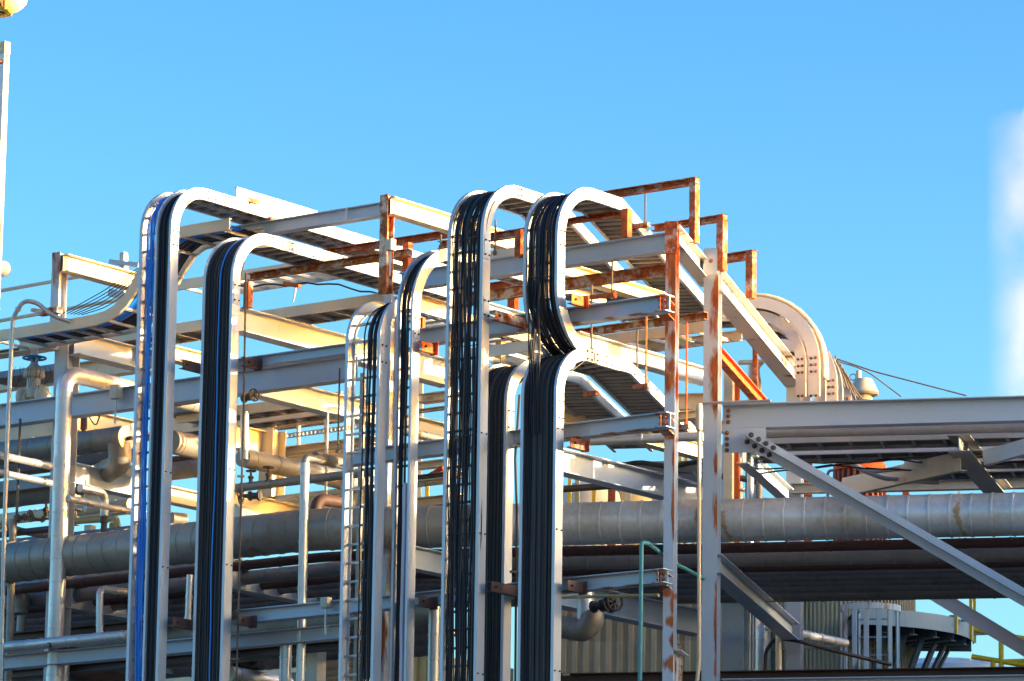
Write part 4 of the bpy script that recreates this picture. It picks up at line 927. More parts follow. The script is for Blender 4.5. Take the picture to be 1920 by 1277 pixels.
m = MB(); m.torus(wpt(F1, 1599, 707, qv), F1.B, .05, .01, 14, 5); m.build('lifting_ring', 'paint', root)
pipe('guy_wire', 'long thin wire slanting to the right above the truss', 'wire', [wpt(F1, 1566, 672, 10.2), wpt(F1, 1640, 697, 10.2), wpt(F1, 1812, 742, 10.2)], .011, 'valve', seam=0, n=5, R=3)
pipe('guy_wire', 'short thin wire branching down from the long wire', 'wire', [wpt(F1, 1572, 678, 10.1), wpt(F1, 1622, 693, 10.1), wpt(F1, 1690, 744, 10.1)], .010, 'valve', seam=0, n=5, R=3)
# things between truss column and rear column above the chord
Pm('bright orange rusted channel beam below the long sunlit beam', 1356, 650, 1440, 752, 672, QP+.4, .12, 'rust_orange')
def cpost(label, x0, x1, yt, q, mat, zb=0., yb=1082, dd=None, name='steel_post', prof='I', group=None):
    w_ = F1.at(x1, yt, b=q).x-F1.at(x0, yt, b=q).x
    return post(F1, name, label, 'post', x0, yt, q, w_, dd or w_, mat, group=group, prof=prof, zb=zb, ybot=yb)
cpost('pale square post right of the truss column', 1357, 1374, 684, 9., 'wall_cream')
cpost('dark rusty post beside the pale square post', 1374, 1386, 688, 9.4, 'rust_orange')
cpost('thin rusty post beneath the long sunlit beam', 1411, 1420, 643, 6.2, 'rust', yb=760)
def cpipe(label, x, yt, q, r, mat=None, zb=None, seam=0, **k):
    p = wpt(F1, x, yt, q); zb = F1.at(x, 1082, b=q).z if zb is None else zb; return pipe('process_pipe', label, 'pipe', [V((p.x, p.y, zb)), p], r, mat, seam=seam, n=14, **k)
cpipe('light grey pipe standing behind the orange beam', 1408, 684, 8., .05, 'jacket')
pipe('process_pipe', 'light hooked pipe behind the thin rusty post', 'pipe', [wpt(F1, 1424, 770, 8.2), wpt(F1, 1424, 716, 8.2), wpt(F1, 1420, 690, 8.2), wpt(F1, 1431, 679, 8.2)], .025, 'cream', seam=0, n=8, R=.1)
pipe('process_pipe', 'short tan pipe crossing above the orange beam', 'pipe', [wpt(F1, 1385, 680, 8), wpt(F1, 1432, 678, 8)], .035, 'cream', seam=0, n=10)
# tall stuff seen through the truss
root = cpipe('pale grey tall vessel column right behind the truss column', 1366, 835, 13., .13, 'paint')
pipe('process_pipe', 'grey flanged pole pipe with round flanges behind the truss', 'pipe', [wpt(F1, 1387, 1082, 14.), wpt(F1, 1387, 860, 14.)], .045, 'cream', seam=.62, n=14, bump=.09, phase=.25)
for i, (x, r_, mt) in enumerate(((1404, .055, 'jacket_dull'), (1411, .03, 'cream'), (1416, .03, 'conduit'), (1424, .05, 'jacket_dull'))):
    cpipe(['tan thick riser pipe in the row behind the truss column', 'thin cream riser pipe in the row behind the truss column', 'thin grey riser pipe in the row behind the truss column', 'last dark riser pipe in the row behind the truss column'][i], x, 852, 12.5, r_, mt)
pipe('process_pipe', 'dark pipe lying across the row of risers', 'pipe', [wpt(F1, 1354, 893, 12), wpt(F1, 1372, 894, 12), wpt(F1, 1420, 902, 12)], .05, 'valve', seam=0, n=12)
cpost('rust-brown post seen under the deck trays', 1507, 1521, 850, 14., 'rust_orange')
cpost('brown post right of the red finned vessel', 1692, 1703, 880, 14., 'rust_orange')
cpost('thin white post at right under the deck trays', 1795, 1800, 885, 14., 'lamp_white')
qf = 11.; pf = wpt(F1, 1612, 866, qf); rf = .40
root = thing('finned_vessel', 'red finned vessel top under the truss deck trays', 'vessel', V((pf.x, pf.y, pf.z-2.0)))
m = MB(); m.lathe(V((pf.x, pf.y, pf.z-2.0)), UP, [(rf*.84, 0), (rf*.84, 1.84), (.0, 1.84)], 26); m.build('shell', 'brown', root)
for k in range(26):
    t = 2*PI*k/26; v = V((math.cos(t), math.sin(t), 0)); m = MB(); m.bar(V((pf.x, pf.y, pf.z-1.5))+v*rf*.9, V((pf.x, pf.y, pf.z-.17))+v*rf*.9, .03, .09, v); m.build('fin', 'cap_red', root)
m = MB(); m.lathe(V((pf.x, pf.y, pf.z-.16)), UP, [(rf*.8, 0), (rf*1.0, .01), (rf, .10), (rf*.85, .16), (.0, .17)], 28); m.build('rim', 'rust_orange', root)
pipe('process_pipe', 'thin bent blue-grey vent pipe beside the red finned vessel', 'pipe', [wpt(F1, 1552, 940, 11), wpt(F1, 1552, 882, 11), wpt(F1, 1572, 882, 11)], .022, 'steel_blue', seam=0, n=8, R=.06)
root = cpipe('small rust-capped tank nozzle at the gusset plan brace', 1490, 893, 9.5, .10, 'wall_cream')
m = MB(); pz = wpt(F1, 1490, 893, 9.5); m.lathe(pz, UP, [(.1, 0), (.11, .02), (.08, .05), (.0, .06)], 14); m.build('cap', 'rust_orange', root)
# yellow steel seen between the right columns
for i, x in enumerate((1272, 1283, 1297, 1306)):
    cpost('tall yellow post behind the right column', x, x+6, 850, 15.+.3*i, 'yellow', prof='B', group='yellow posts between the right columns')
pipe('yellow_rail', 'yellow cross rail between the yellow posts', 'railing', [wpt(F1, 1262, 889, 14.9), wpt(F1, 1330, 884, 14.9)], .04, 'yellow', seam=0, n=8)
cpost('sunlit cream post between the arched trays and the right column', 1222, 1232, 880, 15., 'yellowed')
cpost('yellow post right of the lower right tray', 1065, 1071, 890, 15., 'yellow', prof='B')
cpost('golden post near the lower right tray', 1078, 1086, 896, 15.4, 'siding_gold', prof='B')
cpost('sunlit yellow post behind the window-patched beam', 1110, 1117, 905, 15., 'yellow', prof='B')
cpost('brown cluster post behind the window-patched beam', 1140, 1152, 908, 14., 'rust')
cpost('cream post behind the window-patched beam', 1172, 1182, 905, 15.5, 'yellowed')
pipe('process_pipe', 'dark rail pipe above the large pipe by the lower right tray', 'pipe', [w0(1040, 918, 6), w0(1190, 908, 6)], .05, 'valve', seam=0, n=10)
m = MB(); c_ = wpt(F1, 1105, 925, 17.); m.lathe(V((c_.x, c_.y, c_.z-1.6)), UP, [(.55, 0), (.55, 1.4), (.5, 1.6), (.3, 1.75), (.0, 1.8)], 24); tag(m.build('tank', 'wall_cream'), 'pale domed tank top just above the large pipe', 'tank')
m = MB(); c_ = wpt(F1, 1180, 930, 17.5); m.lathe(V((c_.x, c_.y, 0)), UP, [(.4, 0), (.4, c_.z), (.3, c_.z+.12), (.0, c_.z+.15)], 24); tag(m.build('tank', 'siding_gold'), 'golden lit tank top behind the window-patched beam', 'tank')
cpost('bright yellow post in the gap beside the narrow tray', 797, 804, 905, 13., 'yellow', prof='B')
cpost('cream post in the gap beside the narrow tray', 786, 793, 690, 13.5, 'yellowed')
for q, x0_, x1_ in ((9.2, 1330, 1760), (13.8, 1040, 1840)):
    C('grey support beam behind the pipe deck '+('carrying the arched trays' if q < 10 else 'carrying the rear posts'), x0_, 1075, x1_, 1070, 1100, q, .5, 'paint_worn')
# ---- corrugated buildings low in the picture
def corr(o, dirv, nrm, length, z0, z1, pitch=.19, dep=.035):
    m = MB(); n = int(length/pitch); prof = []
    for k in range(n):
        a = k*pitch; prof += [(a, 0), (a+pitch*.42, 0), (a+pitch*.52, dep), (a+pitch*.90, dep)]
    vs = []
    for a, e in prof: p = V(o)+dirv*a+nrm*e; vs += [V((p.x, p.y, z0)), V((p.x, p.y, z1))]
    fs = [(2*i, 2*i+2, 2*i+3, 2*i+1) for i in range(len(prof)-1)]; m.add(vs, fs); return m
qw = 17.
root = thing('corrugated_building', 'beige corrugated building low behind the right columns', 'building', F1.w(F1.at(1030, 1200, b=qw).x, qw, 0))
a0, a1_ = F1.at(1000, 1200, b=qw).x, F1.at(1372, 1200, b=qw).x
zt_ = F1.at(1180, 1112, b=qw).z; zs = F1.at(1180, 1214, b=qw).z
corr(F1.w(a0, qw, 0), F1.A, -F1.B, a1_-a0, zs, zt_).build('wall', 'siding', root)
corr(F1.w(a0, qw-.012, 0), F1.A, -F1.B, a1_-a0, 0, zs+.10).build('wall', 'siding', root)
m = MB(); m.bx(F1.w(a0, qw+.05, 0), F1.A*(a1_-a0), F1.B*6, UP*(zt_+.05)); m.build('core', 'concrete', root)
# silo with platform
qs = 22.; cs = F1.at(1568, 1200, b=qs); sr = F1.at(1712, 1200, b=qs).x-cs.x; zs_t = F1.at(1568, 1105, b=qs).z; ctr = F1.w(cs.x, qs, 0)
root = thing('silo', 'round ribbed silo with golden streak below the pipe deck', 'silo', ctr)
m = MB(); n = 116; vs = []
for i in range(n*4):
    k, j = divmod(i, 4); t = 2*PI*(k+(0, .42, .52, .9)[j])/n; rr_ = sr+(.035 if j > 1 else 0)
    p = ctr+V((math.cos(t), math.sin(t), 0))*rr_; vs += [V((p.x, p.y, 0)), V((p.x, p.y, zs_t))]
N_ = n*4
m.add(vs, [(2*i, (2*i+2) % (2*N_), (2*i+3) % (2*N_), 2*i+1) for i in range(N_)]); m.build('wall', 'siding', root)
m = MB(); m.lathe(V((ctr.x, ctr.y, zs_t+.004)), UP, [(sr+.05, 0), (sr+.05, .05), (.0, .35)], 40); m.build('roof', 'paint_worn', root)
m = MB(); m.torus(V((ctr.x, ctr.y, F1.at(1568, 1214, b=qs-sr).z)), UP, sr+.04, .02, 60, 5); m.build('seam_band', 'siding', root)
ro = F1.at(1822, 1190, b=qs).x-cs.x; zp = F1.at(1822, 1172, b=qs).z
plat = thing('access_platform', 'blue-grey curved access platform wrapped round the silo', 'platform', ctr+UP*zp)
ang0 = math.atan2((-F1.B*1+F1.A*.35).y, (-F1.B*1+F1.A*.35).x)
ths = [G+math.radians(-72+ (82)*k/20) for k in range(21)]
fr_ = [(V((ctr.x, ctr.y, zp))+V((math.cos(t), math.sin(t), 0))*ro, UP, V((math.cos(t), math.sin(t), 0))) for t in ths]
m = MB(); m.sweep([(0, -.28), (.02, -.28), (.02, 0), (0, 0)], fr_); m.build('fascia', 'steel_blue', plat)
m = MB(); m.sweep([(-(ro-sr)+.05, -.05), (-.002, -.05), (-.002, -.02), (-(ro-sr)+.05, -.02)], fr_); m.build('deck_plate', 'deck', plat)
for j in (0, 3, 6, 9, 12, 15, 18, 20):
    t = ths[j]; v = V((math.cos(t), math.sin(t), 0)); tv = V((-v.y, v.x, 0))
    m = MB(); p0 = V((ctr.x, ctr.y, zp-.06)); m.prism(Iprof(.34, .16), p0+v*(sr+.05), p0+v*(ro-.02), tv, UP); m.build('bracket_beam', 'steel_dark', plat)
    m = MB(); m.prism([(0, 0), (.12, 0), (.12, .12), (0, .12)], p0+v*(sr+.05)-UP*1.5, p0+v*(ro-.4)-UP*.36, tv, UP); m.build('knee_brace', 'steel_dark', plat)
m = MB()
for t in (ths[12], ths[16], ths[19]):
    v = V((math.cos(t), math.sin(t), 0)); p0 = V((ctr.x, ctr.y, zp-.28))+v*(ro+.035); m = MB(); m.bar(p0, p0+UP*1.25, .05, .05, v); m.build('rail_post', 'yellow', plat)
m = MB(); m.tube([f_[0]+UP*.95 for f_ in fr_], .024, 8); m.build('handrail', 'yellow', plat)
m = MB(); m.tube([f_[0]+UP*.5 for f_ in fr_], .02, 8); m.build('mid_rail', 'yellow', plat)
for (xa, ya, xb, yb2) in ((1780, 1156, 1815, 1153), (1802, 1164, 1832, 1160), (1826, 1189, 1855, 1188)):
    m = MB(); m.bar(wpt(F1, xa, ya, qs-.8), wpt(F1, xb, yb2, qs-.8), .06, .04); m.build('arm', 'steel_blue', plat)
# ladder cage
ql = 18.; root = thing('ladder_cage', 'grey ladder safety cage of upright slats beside the silo', 'ladder', wpt(F1, 1632, 1270, ql))
cc = F1.at(1632, 1150, b=ql); rc_ = F1.at(1686, 1150, b=ql).x-cc.x
ztc = F1.at(1632, 1143, b=ql).z
for k, t in enumerate((-165, -140, -115, -90, -65, -40, -15, 20)):
    v = F1.A*math.cos(math.radians(t))+F1.B*math.sin(math.radians(t)); p0 = F1.w(cc.x, ql, 0)+v*rc_
    m = MB(); m.bar(V((p0.x, p0.y, 4.5)), V((p0.x, p0.y, ztc+.02)), .085, .02, v); m.build('slat', 'steel_blue' if k > 3 else 'paint_worn', root)
for zz_ in (ztc, ztc-2.2):
    m = MB(); fr_ = [(F1.w(cc.x, ql, zz_)+(F1.A*math.cos(t)+F1.B*math.sin(t))*(rc_+.012), UP, F1.A*math.cos(t)+F1.B*math.sin(t)) for t in [math.radians(-185+ 230*k/24) for k in range(25)]]
    m.sweep([(0, -.05), (.015, -.05), (.015, .05), (0, .05)], fr_); m.build('hoop', 'paint_worn', root)
for s_ in (-.25, .25):
    m = MB(); m.bar(F1.w(cc.x+s_, ql+rc_*.9, 4.5), F1.w(cc.x+s_, ql+rc_*.9, ztc), .06, .02); m.build('stile', 'steel_blue', root)
for k in range(14): m = MB(); zz_ = ztc-.1-.3*k; m.bar(F1.w(cc.x-.25, ql+rc_*.9, zz_), F1.w(cc.x+.25, ql+rc_*.9, zz_), .025, .025); m.build('rung', 'steel_blue', root)
# yellow walkway rail at lower right
qy = 20.; root = thing('yellow_railing', 'bright yellow guard railing at the lower right corner', 'railing', wpt(F1, 1880, 1290, qy))
for n_, (xa, ya), (xb, yb2), r_ in (('rail', (1826, 1181), (2010, 1213), .045), ('rail', (1822, 1231), (2010, 1262), .045), ('rail', (1880, 1240), (2010, 1236), .035)):
    m = MB(); m.tube([wpt(F1, xa, ya, qy), wpt(F1, xb, yb2, qy)], r_, 10); m.build(n_, 'yellow', root)
for x, yt, yb2 in ((1877, 1190, 1330), (1862, 1238, 1330), (1960, 1205, 1340)):
    m = MB(); m.tube([wpt(F1, x+1, yb2, qy), wpt(F1, x, yt, qy)], .045, 10); m.build('post', 'yellow', root)
m = MB(); c_ = wpt(F1, 1770, 1238, 30.); m.lathe(V((c_.x, c_.y, 0)), UP, [(1.5, 0), (1.5, c_.z-.25), (.8, c_.z-.05), (.0, c_.z)], 40); tag(m.build('tank', 'paint'), 'grey domed tank roof peeking out under the silo platform', 'tank')
cpost('pale pinkish block post under the silo platform', 1797, 1819, 1236, 29., 'wall_cream', prof='B', yb=None)
# pieces in front of the buildings
pipe('process_pipe', 'silver elbow pipe running back in front of the silo', 'pipe', [V((wpt(F1, 1426, 1200, 9.).x, wpt(F1, 1426, 1200, 9.).y, 4)), wpt(F1, 1426, 1172, 9.), wpt(F1, 1426, 1172, 9.)+F0.B*2.3], .062, 'jacket', seam=.35, R=.11, n=18)
cpost('dark steel panel frame left of the corrugated wall strip', 1354, 1394, 1120, 9.5, 'steel_blue', dd=.4, yb=None)
for i in range(4): cpipe('slim blue-grey conduit standing in a row beside the dark frame', 1399+5.5*i, 1110, 10., .018, zb=.5, mat= ('steel_blue' if i != 1 else 'conduit'), group='row of slim conduits beside the dark frame')
cpipe('tan pipe standing left of the rear rack column at the bottom', 1460, 1150, 8.5, .045, 'wall_cream', zb=.5)
pipe('black_cable', 'black cable looping up beside the silver elbow pipe', 'cable', [wpt(F1, 1433, 1290, 8.6), wpt(F1, 1436, 1222, 8.6), wpt(F1, 1452, 1195, 8.6), wpt(F1, 1500, 1203, 8.6), wpt(F1, 1570, 1222, 8.9), wpt(F1, 1670, 1246, 9.5)], .028, 'black', seam=0, R=.25, n=8)
# valve and big dark elbow near lower right tray
pipe('process_pipe', 'big dark elbow pipe low right of the lower right tray', 'pipe', [w0(1040, 1173, 2.2), w0(1098, 1183, 2.2), w0(1112, 1160, 2.2), w0(1108, 1150, 2.2)], .15, 'jacket_dull', seam=.22, R=.2, n=22)
pipe('process_pipe', 'pale metal pipe neck above the dark elbow', 'pipe', [w0(1098, 1165, 2.25), w0(1098, 1100, 2.25)], .115, 'jacket', seam=0, n=22)
valve('dark bulky valve with spoked handwheel beside the dark elbow', 1112, 1138, 1.95, 1.5, 'black', 'black', ax=(.98, -.15, .05))
valve('second dark spoked handwheel valve, just right of the first', 1130, 1136, 2.05, 1.5, 'black', 'black', ax=(.9, -.4, .05))
pipe('process_pipe', 'thin olive pipe crossing just under the lower cross beam', 'pipe', [w0(1045, 1120, 2.0), w0(1235, 1116, 1.6)], .022, 'siding_gold', seam=0, n=8)
cpost('short rusty post standing behind the foot of the right column', 1262, 1277, 1207, .5, 'paint_rusty', yb=None)
# bottom left background
wl = 11.; root = thing('process_building', 'cream lit building with columns along the bottom left', 'building', w0(300, 1290, wl))
p0 = F0.at(-60, 1250, b=wl); p1 = F0.at(655, 1215, b=wl); zt_ = F0.at(200, 1238, b=wl).z
m = MB(); m.bx(V((p0.x, wl+.4, 0)), V((p1.x-p0.x, 0, 0)), V((0, 4, 0)), V((0, 0, zt_))); m.build('wall', 'wall_cream', root)
for x in (20, 52, 75, 150, 207, 235, 300, 420, 590):
    q = F0.at(x, 1260, b=wl); m = MB(); m.prism(Iprof(.22, .16), V((q.x, wl, 0)), V((q.x, wl, zt_+.3)), V((1, 0, 0)), V((0, -1, 0))); m.build('column', 'yellowed', root)
for y in (1250, 1274):
    q = F0.at(200, y, b=wl); m = MB(); m.prism(Iprof(.2, .14), V((p0.x, wl-.2, q.z)), V((p1.x, wl-.2, q.z)), V((0, 1, 0)), UP); m.build('girt', 'yellowed', root)
PB('sunlit silver pipe with shadow bars at the bottom edge', 430, 1262, 540, 1284, 4.5, .115, 'jacket', seam=.45, n=22)
PB('sunlit pipe between the two left trays at the bottom edge', 310, 1252, 400, 1262, 5.0, .10, 'jacket', seam=.5, n=20)
post(F0, 'steel_post', 'white square post right of the tall silver pipe at the bottom', 'post', 575, 1215, 4.0, .2, .2, 'lamp_white', prof='B')
for i, y in enumerate((1247, 1262, 1272)): PA(['upper', 'middle', 'lower'][i]+' cream pipe of three at the bottom behind the open rung tray', 600, y, 715, y-9, 5.+.3*i, .06, 'cream', seam=0, n=14)
m = MB(); c_ = w0(462, 1238, 5.2); m.lathe(c_, (.8, -.3, 0), [(.06, -.22), (.16, -.2), (.18, -.05), (.18, .12), (.10, .16), (.07, .3), (.0, .3)], 20); o = tag(m.build('motor', 'valve'), 'dark round motor among cables at the bottom left of centre', 'motor')
for i in range(5): m = MB(); m.torus(c_+V((.02*i, 0, .02*i)), (.4+.1*i, -1, .2*i), .20+.02*i, .012, 22, 5); m.build('cable', 'black', o)
PB('dark brown beam pipe across the bottom left', 128, 1252, 260, 1290, 2.6, .12, 'brown', seam=0)
A('dark brown cross beam under the lowest left beam', -30, 1268, 640, 1192, 1282, 2.4, .2, 'brown')
A('dark rust-brown cross beam just above the lowest left beam', -30, 1196, 300, 1155, 1210, 2.6, .2, 'brown')
qg = 9.; root = thing('corrugated_building', 'golden corrugated shed corner in the gap beside the narrow tray', 'building', w0(800, 1290, qg))
p0 = F0.at(768, 1200, b=qg); p1 = F0.at(850, 1200, b=qg)
corr(V((p0.x, qg, 0)), V((1, 0, 0)), V((0, -1, 0)), p1.x-p0.x, 0, F0.at(800, 1192, b=qg).z).build('wall', 'siding_gold', root)
m = MB(); m.bar(w0(765, 1196, qg-.2), w0(852, 1184, qg-.2), .5, .06); m.build('roof', 'wall_cream', root)
# ---- left edge foreground
Ye = -.6
p = post(F0, 'light_mast', 'white steel post at the left edge of the picture', 'post', -14, 104, Ye, .23, .10, 'lamp_white')
m = MB(); a_, b_ = F0.at(-16, 82, b=Ye), F0.at(9, 100, b=Ye); m.bx(V((a_.x, Ye-.004, b_.z)), V((b_.x-a_.x, 0, 0)), V((0, .11, 0)), V((0, 0, a_.z-b_.z))); m.build('cap', 'wall_cream', p)
bolts(p, [w0(3, 116, Ye-.0)], (0, -1, 0), 'bolt_rust', 1.2)
c_ = w0(5, 504, Ye+.45); root = thing('globe_lamp', 'white globe lamp half hidden behind the left edge post', 'lamp', c_)
m = MB(); m.lathe(c_-UP*.11, UP, [(.0, 0), (.05, .006), (.085, .03), (.108, .07), (.116, .11), (.108, .15), (.085, .19), (.05, .214), (.0, .22)], 24); m.build('globe', 'lamp_white', root)
m = MB(); m.bar(c_, V((c_.x-.12, Ye+.1, c_.z)), .04, .04); m.build('arm', 'paint', root)
c_ = w0(20, -14, Ye); root = thing('access_platform', 'cream rounded drum with yellow frame in the top left corner', 'platform', V((c_.x-1.2, c_.y, 0)))
m = MB(); m.lathe(c_, (1, .25, 0), [(.26, -1.2), (.30, -1.15), (.30, -.06), (.28, .06), (.22, .16), (.12, .23), (.0, .26)], 28); m.build('drum', 'wall_cream', root)
m = MB(); m.lathe(c_+V((-.12, -.03, 0)), (1, .25, 0), [(.304, 0), (.304, .09)], 28); m.build('band', 'black', root)
m = MB(); m.tube(fillet([w0(-40, 4, Ye-.32), w0(21, 22, Ye-.32), w0(19, 27, Ye-.1), w0(-40, 37, Ye+.3)], .03, 5), .03, 10); m.build('frame_rail', 'yellow', root)
m = MB(); m.tube([w0(10, 19, Ye-.33), w0(10, -60, Ye-.33)], .032, 10); m.build('frame_post', 'yellow', root)
m = MB(); m.bx(V((c_.x-1.3, c_.y-.15, 0)), V((.3, 0, 0)), V((0, .3, 0)), V((0, 0, c_.z-.2))); m.build('mast', 'paint', root)
# ---- unseen blocks added at right to keep low sun off lower half and silo
root = thing('process_building', 'tall grey process building standing to the right of the truss bridge', 'building', F1.w(17, 1, 0))
m = MB(); m.bx(F1.w(17, -7, 0), F1.A*14, F1.B*17.5, UP*BLOCKER_H); m.build('wall', 'concrete', root)
m = MB(); m.bx(F1.w(16.8, -7.2, BLOCKER_H), F1.A*14.4, F1.B*17.9, UP*.3); m.build('roof', 'paint', root)
root = thing('process_building', 'second grey process building farther back to the right of the silo', 'building', F1.w(17, 11, 0))  # added blocker, shades the silo and its platform
m = MB(); m.bx(F1.w(17, 11, 0), F1.A*14, F1.B*24.5, UP*(BLOCKER_H+3.4)); m.build('wall', 'concrete', root)
m = MB(); m.bx(F1.w(16.8, 10.8, BLOCKER_H+3.4), F1.A*14.4, F1.B*24.9, UP*.3); m.build('roof', 'paint', root)
# ---- steam
pts = [wpt(F1, 2078, 900, 90), wpt(F1, 2053, 800, 90), wpt(F1, 2043, 690, 90), wpt(F1, 2048, 520, 90), wpt(F1, 2036, 400, 90), wpt(F1, 2046, 250, 90), wpt(F1, 2078, 20, 90)]
pts = fillet(pts, 6, 6); m = MB(); m.tube(pts, [(3.7+.2*math.sin(i*.9))*min(1, .45+(len(pts)-1-i)*.2) for i in range(len(pts))], 20)
st = tag(m.build('steam', 'black'), 'white steam plume rising at the right edge', 'steam', kind='stuff')
mt_ = bpy.data.materials.new('steam'); mt_.use_nodes = True; nt = mt_.node_tree; nt.nodes.remove(nt.nodes['Principled BSDF'])
pv = nd(nt, 'ShaderNodeVolumePrincipled'); pv.inputs['Color'].default_value = (.98, .97, .96, 1); pv.inputs['Anisotropy'].default_value = .1
tc = nd(nt, 'ShaderNodeTexCoord'); nz = nd(nt, 'ShaderNodeTexNoise', Scale=.30, Detail=9., Roughness=.68); nt.links.new(tc.outputs['Object'], nz.inputs['Vector'])
mr = nd(nt, 'ShaderNodeMapRange'); mr.inputs['From Min'].default_value = .40; mr.inputs['From Max'].default_value = .80; mr.inputs['To Max'].default_value = .62
nt.links.new(nz.outputs['Fac'], mr.inputs['Value'])
sx = nd(nt, 'ShaderNodeVectorMath', operation='MULTIPLY'); sx.inputs[1].default_value = (1, 1, 0); nt.links.new(tc.outputs['Object'], sx.inputs[0])
ln_ = nd(nt, 'ShaderNodeVectorMath', operation='LENGTH'); nt.links.new(sx.outputs[0], ln_.inputs[0])
fo = nd(nt, 'ShaderNodeMapRange'); fo.inputs['From Min'].default_value = 3.5; fo.inputs['From Max'].default_value = .3; nt.links.new(ln_.outputs['Value'], fo.inputs['Value'])
ml = nd(nt, 'ShaderNodeMath', operation='MULTIPLY'); nb = nd(nt, 'ShaderNodeTexNoise', Scale=.16, Detail=1.); nt.links.new(tc.outputs['Object'], nb.inputs['Vector'])
mb_ = nd(nt, 'ShaderNodeMapRange'); mb_.inputs['From Min'].default_value = .26; mb_.inputs['From Max'].default_value = .52; nt.links.new(nb.outputs['Fac'], mb_.inputs['Value'])
mm_ = nd(nt, 'ShaderNodeMath', operation='MULTIPLY'); nt.links.new(mr.outputs[0], mm_.inputs[0]); nt.links.new(mb_.outputs[0], mm_.inputs[1])
H_ = max(v.z for v in m.v)-min(v.z for v in m.v); sz = nd(nt, 'ShaderNodeSeparateXYZ'); nt.links.new(tc.outputs['Object'], sz.inputs[0])
zf = nd(nt, 'ShaderNodeMapRange'); zf.inputs['From Min'].default_value = H_-.3; zf.inputs['From Max'].default_value = H_-7.; nt.links.new(sz.outputs['Z'], zf.inputs['Value'])
m3 = nd(nt, 'ShaderNodeMath', operation='MULTIPLY'); nt.links.new(mm_.outputs[0], m3.inputs[0]); nt.links.new(zf.outputs[0], m3.inputs[1]); nt.links.new(m3.outputs[0], ml.inputs[0]); nt.links.new(fo.outputs[0], ml.inputs[1]); nt.links.new(ml.outputs[0], pv.inputs['Density']); nt.links.new(pv.outputs[0], nt.nodes['Material Output'].inputs['Volume'])
st.data.materials.clear(); st.data.materials.append(mt_)
# ================================================================ FILL between the trays
Bm('grey beam crossing the gap just under the orange strut by the narrow tray', 765, 652, 850, 675, 702, 1.3, .22, 'paint')
Bm('sunlit cream beam at mid height in the gap beside the narrow tray', 768, 776, 850, 797, 811, 2.6, .2, 'yellowed')
PB('grey pipe crossing the gap above the bolted cross beam', 770, 811, 850, 828, 1.6, .045, 'jacket_dull', seam=.8)
A('thin tan rail in the gap beside the narrow tray', 770, 769, 850, 758, 775, 4.6, .1, 'cream')
A('dark rail low in the gap beside the narrow tray', 770, 893, 850, 882, 899, 3.0, .1, 'brown')
PA('cream pipe in the gap above the large pipe beside the narrow tray', 770, 908, 850, 900, 3.3, .05, 'cream', seam=.7)
m = MB(); m.bar(w0(784, 906, 4.2), w0(832, 878, 4.2), .07, .07); tag(m.build('plan_brace', 'rust_orange'), 'orange-lit slanting brace in the gap beside the narrow tray', 'brace')
A('tan plate beam above the large pipe in the narrow gap', 765, 935, 860, 924, 952, 4.8, .2, 'cream')
post(F0, 'steel_post', 'yellow-brown square post left of the S-bend mouth', 'post', 929, 640, 3.0, .10, .1, 'siding_gold', ybot=705, prof='B')
Bm('pale beam just above the rust-red strut bracket', 905, 564, 1010, 592, 578, 2.4, .16, 'paint')
Bm('cream rail sloping down behind the half hidden tray', 930, 655, 1010, 700, 668, 3.4, .1, 'cream')
A('rust-orange plate beam behind the pale post gap', 905, 532, 985, 520, 548, 3.0, .12, 'rust_orange')
A('cream wall beam between the two left trays above the capped pipe', 295, 779, 420, 762, 812, 6.2, .2, 'wall_cream')
Bm('cream web beam between the two left trays near the dark strut', 300, 640, 400, 665, 668, 3.6, .2, 'yellowed')
PA('brown pipe between the two left trays at mid height', 300, 862, 420, 852, 3.4, .045, 'brown', seam=0)
PA('large dull pipe between the two left trays above the cream beam', 300, 884, 425, 872, 3.8, .14, 'jacket_dull', seam=.5, n=22)
PA('grey pipe end between the two left trays beneath the long beam', 320, 752, 420, 742, 2.9, .075, 'jacket_dull', seam=.4)
A('dark grating edge between the two left trays', 300, 768, 420, 752, 778, 4.8, .5, 'pipe_dark', prof='B')
Bm('cream beam with light corner right of the second tray', 452, 795, 520, 815, 838, 4.4, .2, 'yellowed')
A('pale cream wall beam behind the tall silver pipe', 495, 862, 700, 834, 890, 5.8, .2, 'wall_cream')
A('cream wall beam low behind the silver riser', -30, 905, 260, 872, 948, 6.4, .2, 'wall_cream')
A('cream cross beam behind the valve at the far left tray', 100, 930, 262, 912, 975, 5.6, .2, 'yellowed')
A('dark grating beam beneath the long left cross beam', -30, 838, 250, 800, 850, 5.0, .6, 'pipe_dark', prof='B')
A('dark grating beam behind the blue valve wheel', -30, 700, 110, 682, 712, 2.9, .7, 'pipe_dark', prof='B')
A('cream beam in the gap under the open ladder tray', 890, 700, 1010, 684, 720, 4.5, .2, 'yellowed')
A('pale rear cross beam seen under the S-bend cross beam', 1050, 640, 1250, 612, 660, 5.6, .2, 'cream')
A('grey rear cross beam above the window-patched beam', 1050, 800, 1320, 764, 815, 4.6, .2, 'cream')
Bm('cream rear beam left of the arched tray underside', 1050, 760, 1330, 832, 790, 3.6, .2, 'yellowed')
C('grey rear rack beam behind the truss column', 1290, 790, 1480, 783, 812, 9.3, .2, 'cream')
C('cream rear rack beam low behind the two right columns', 1180, 742, 1345, 734, 772, 9.8, .2, 'wall_cream')
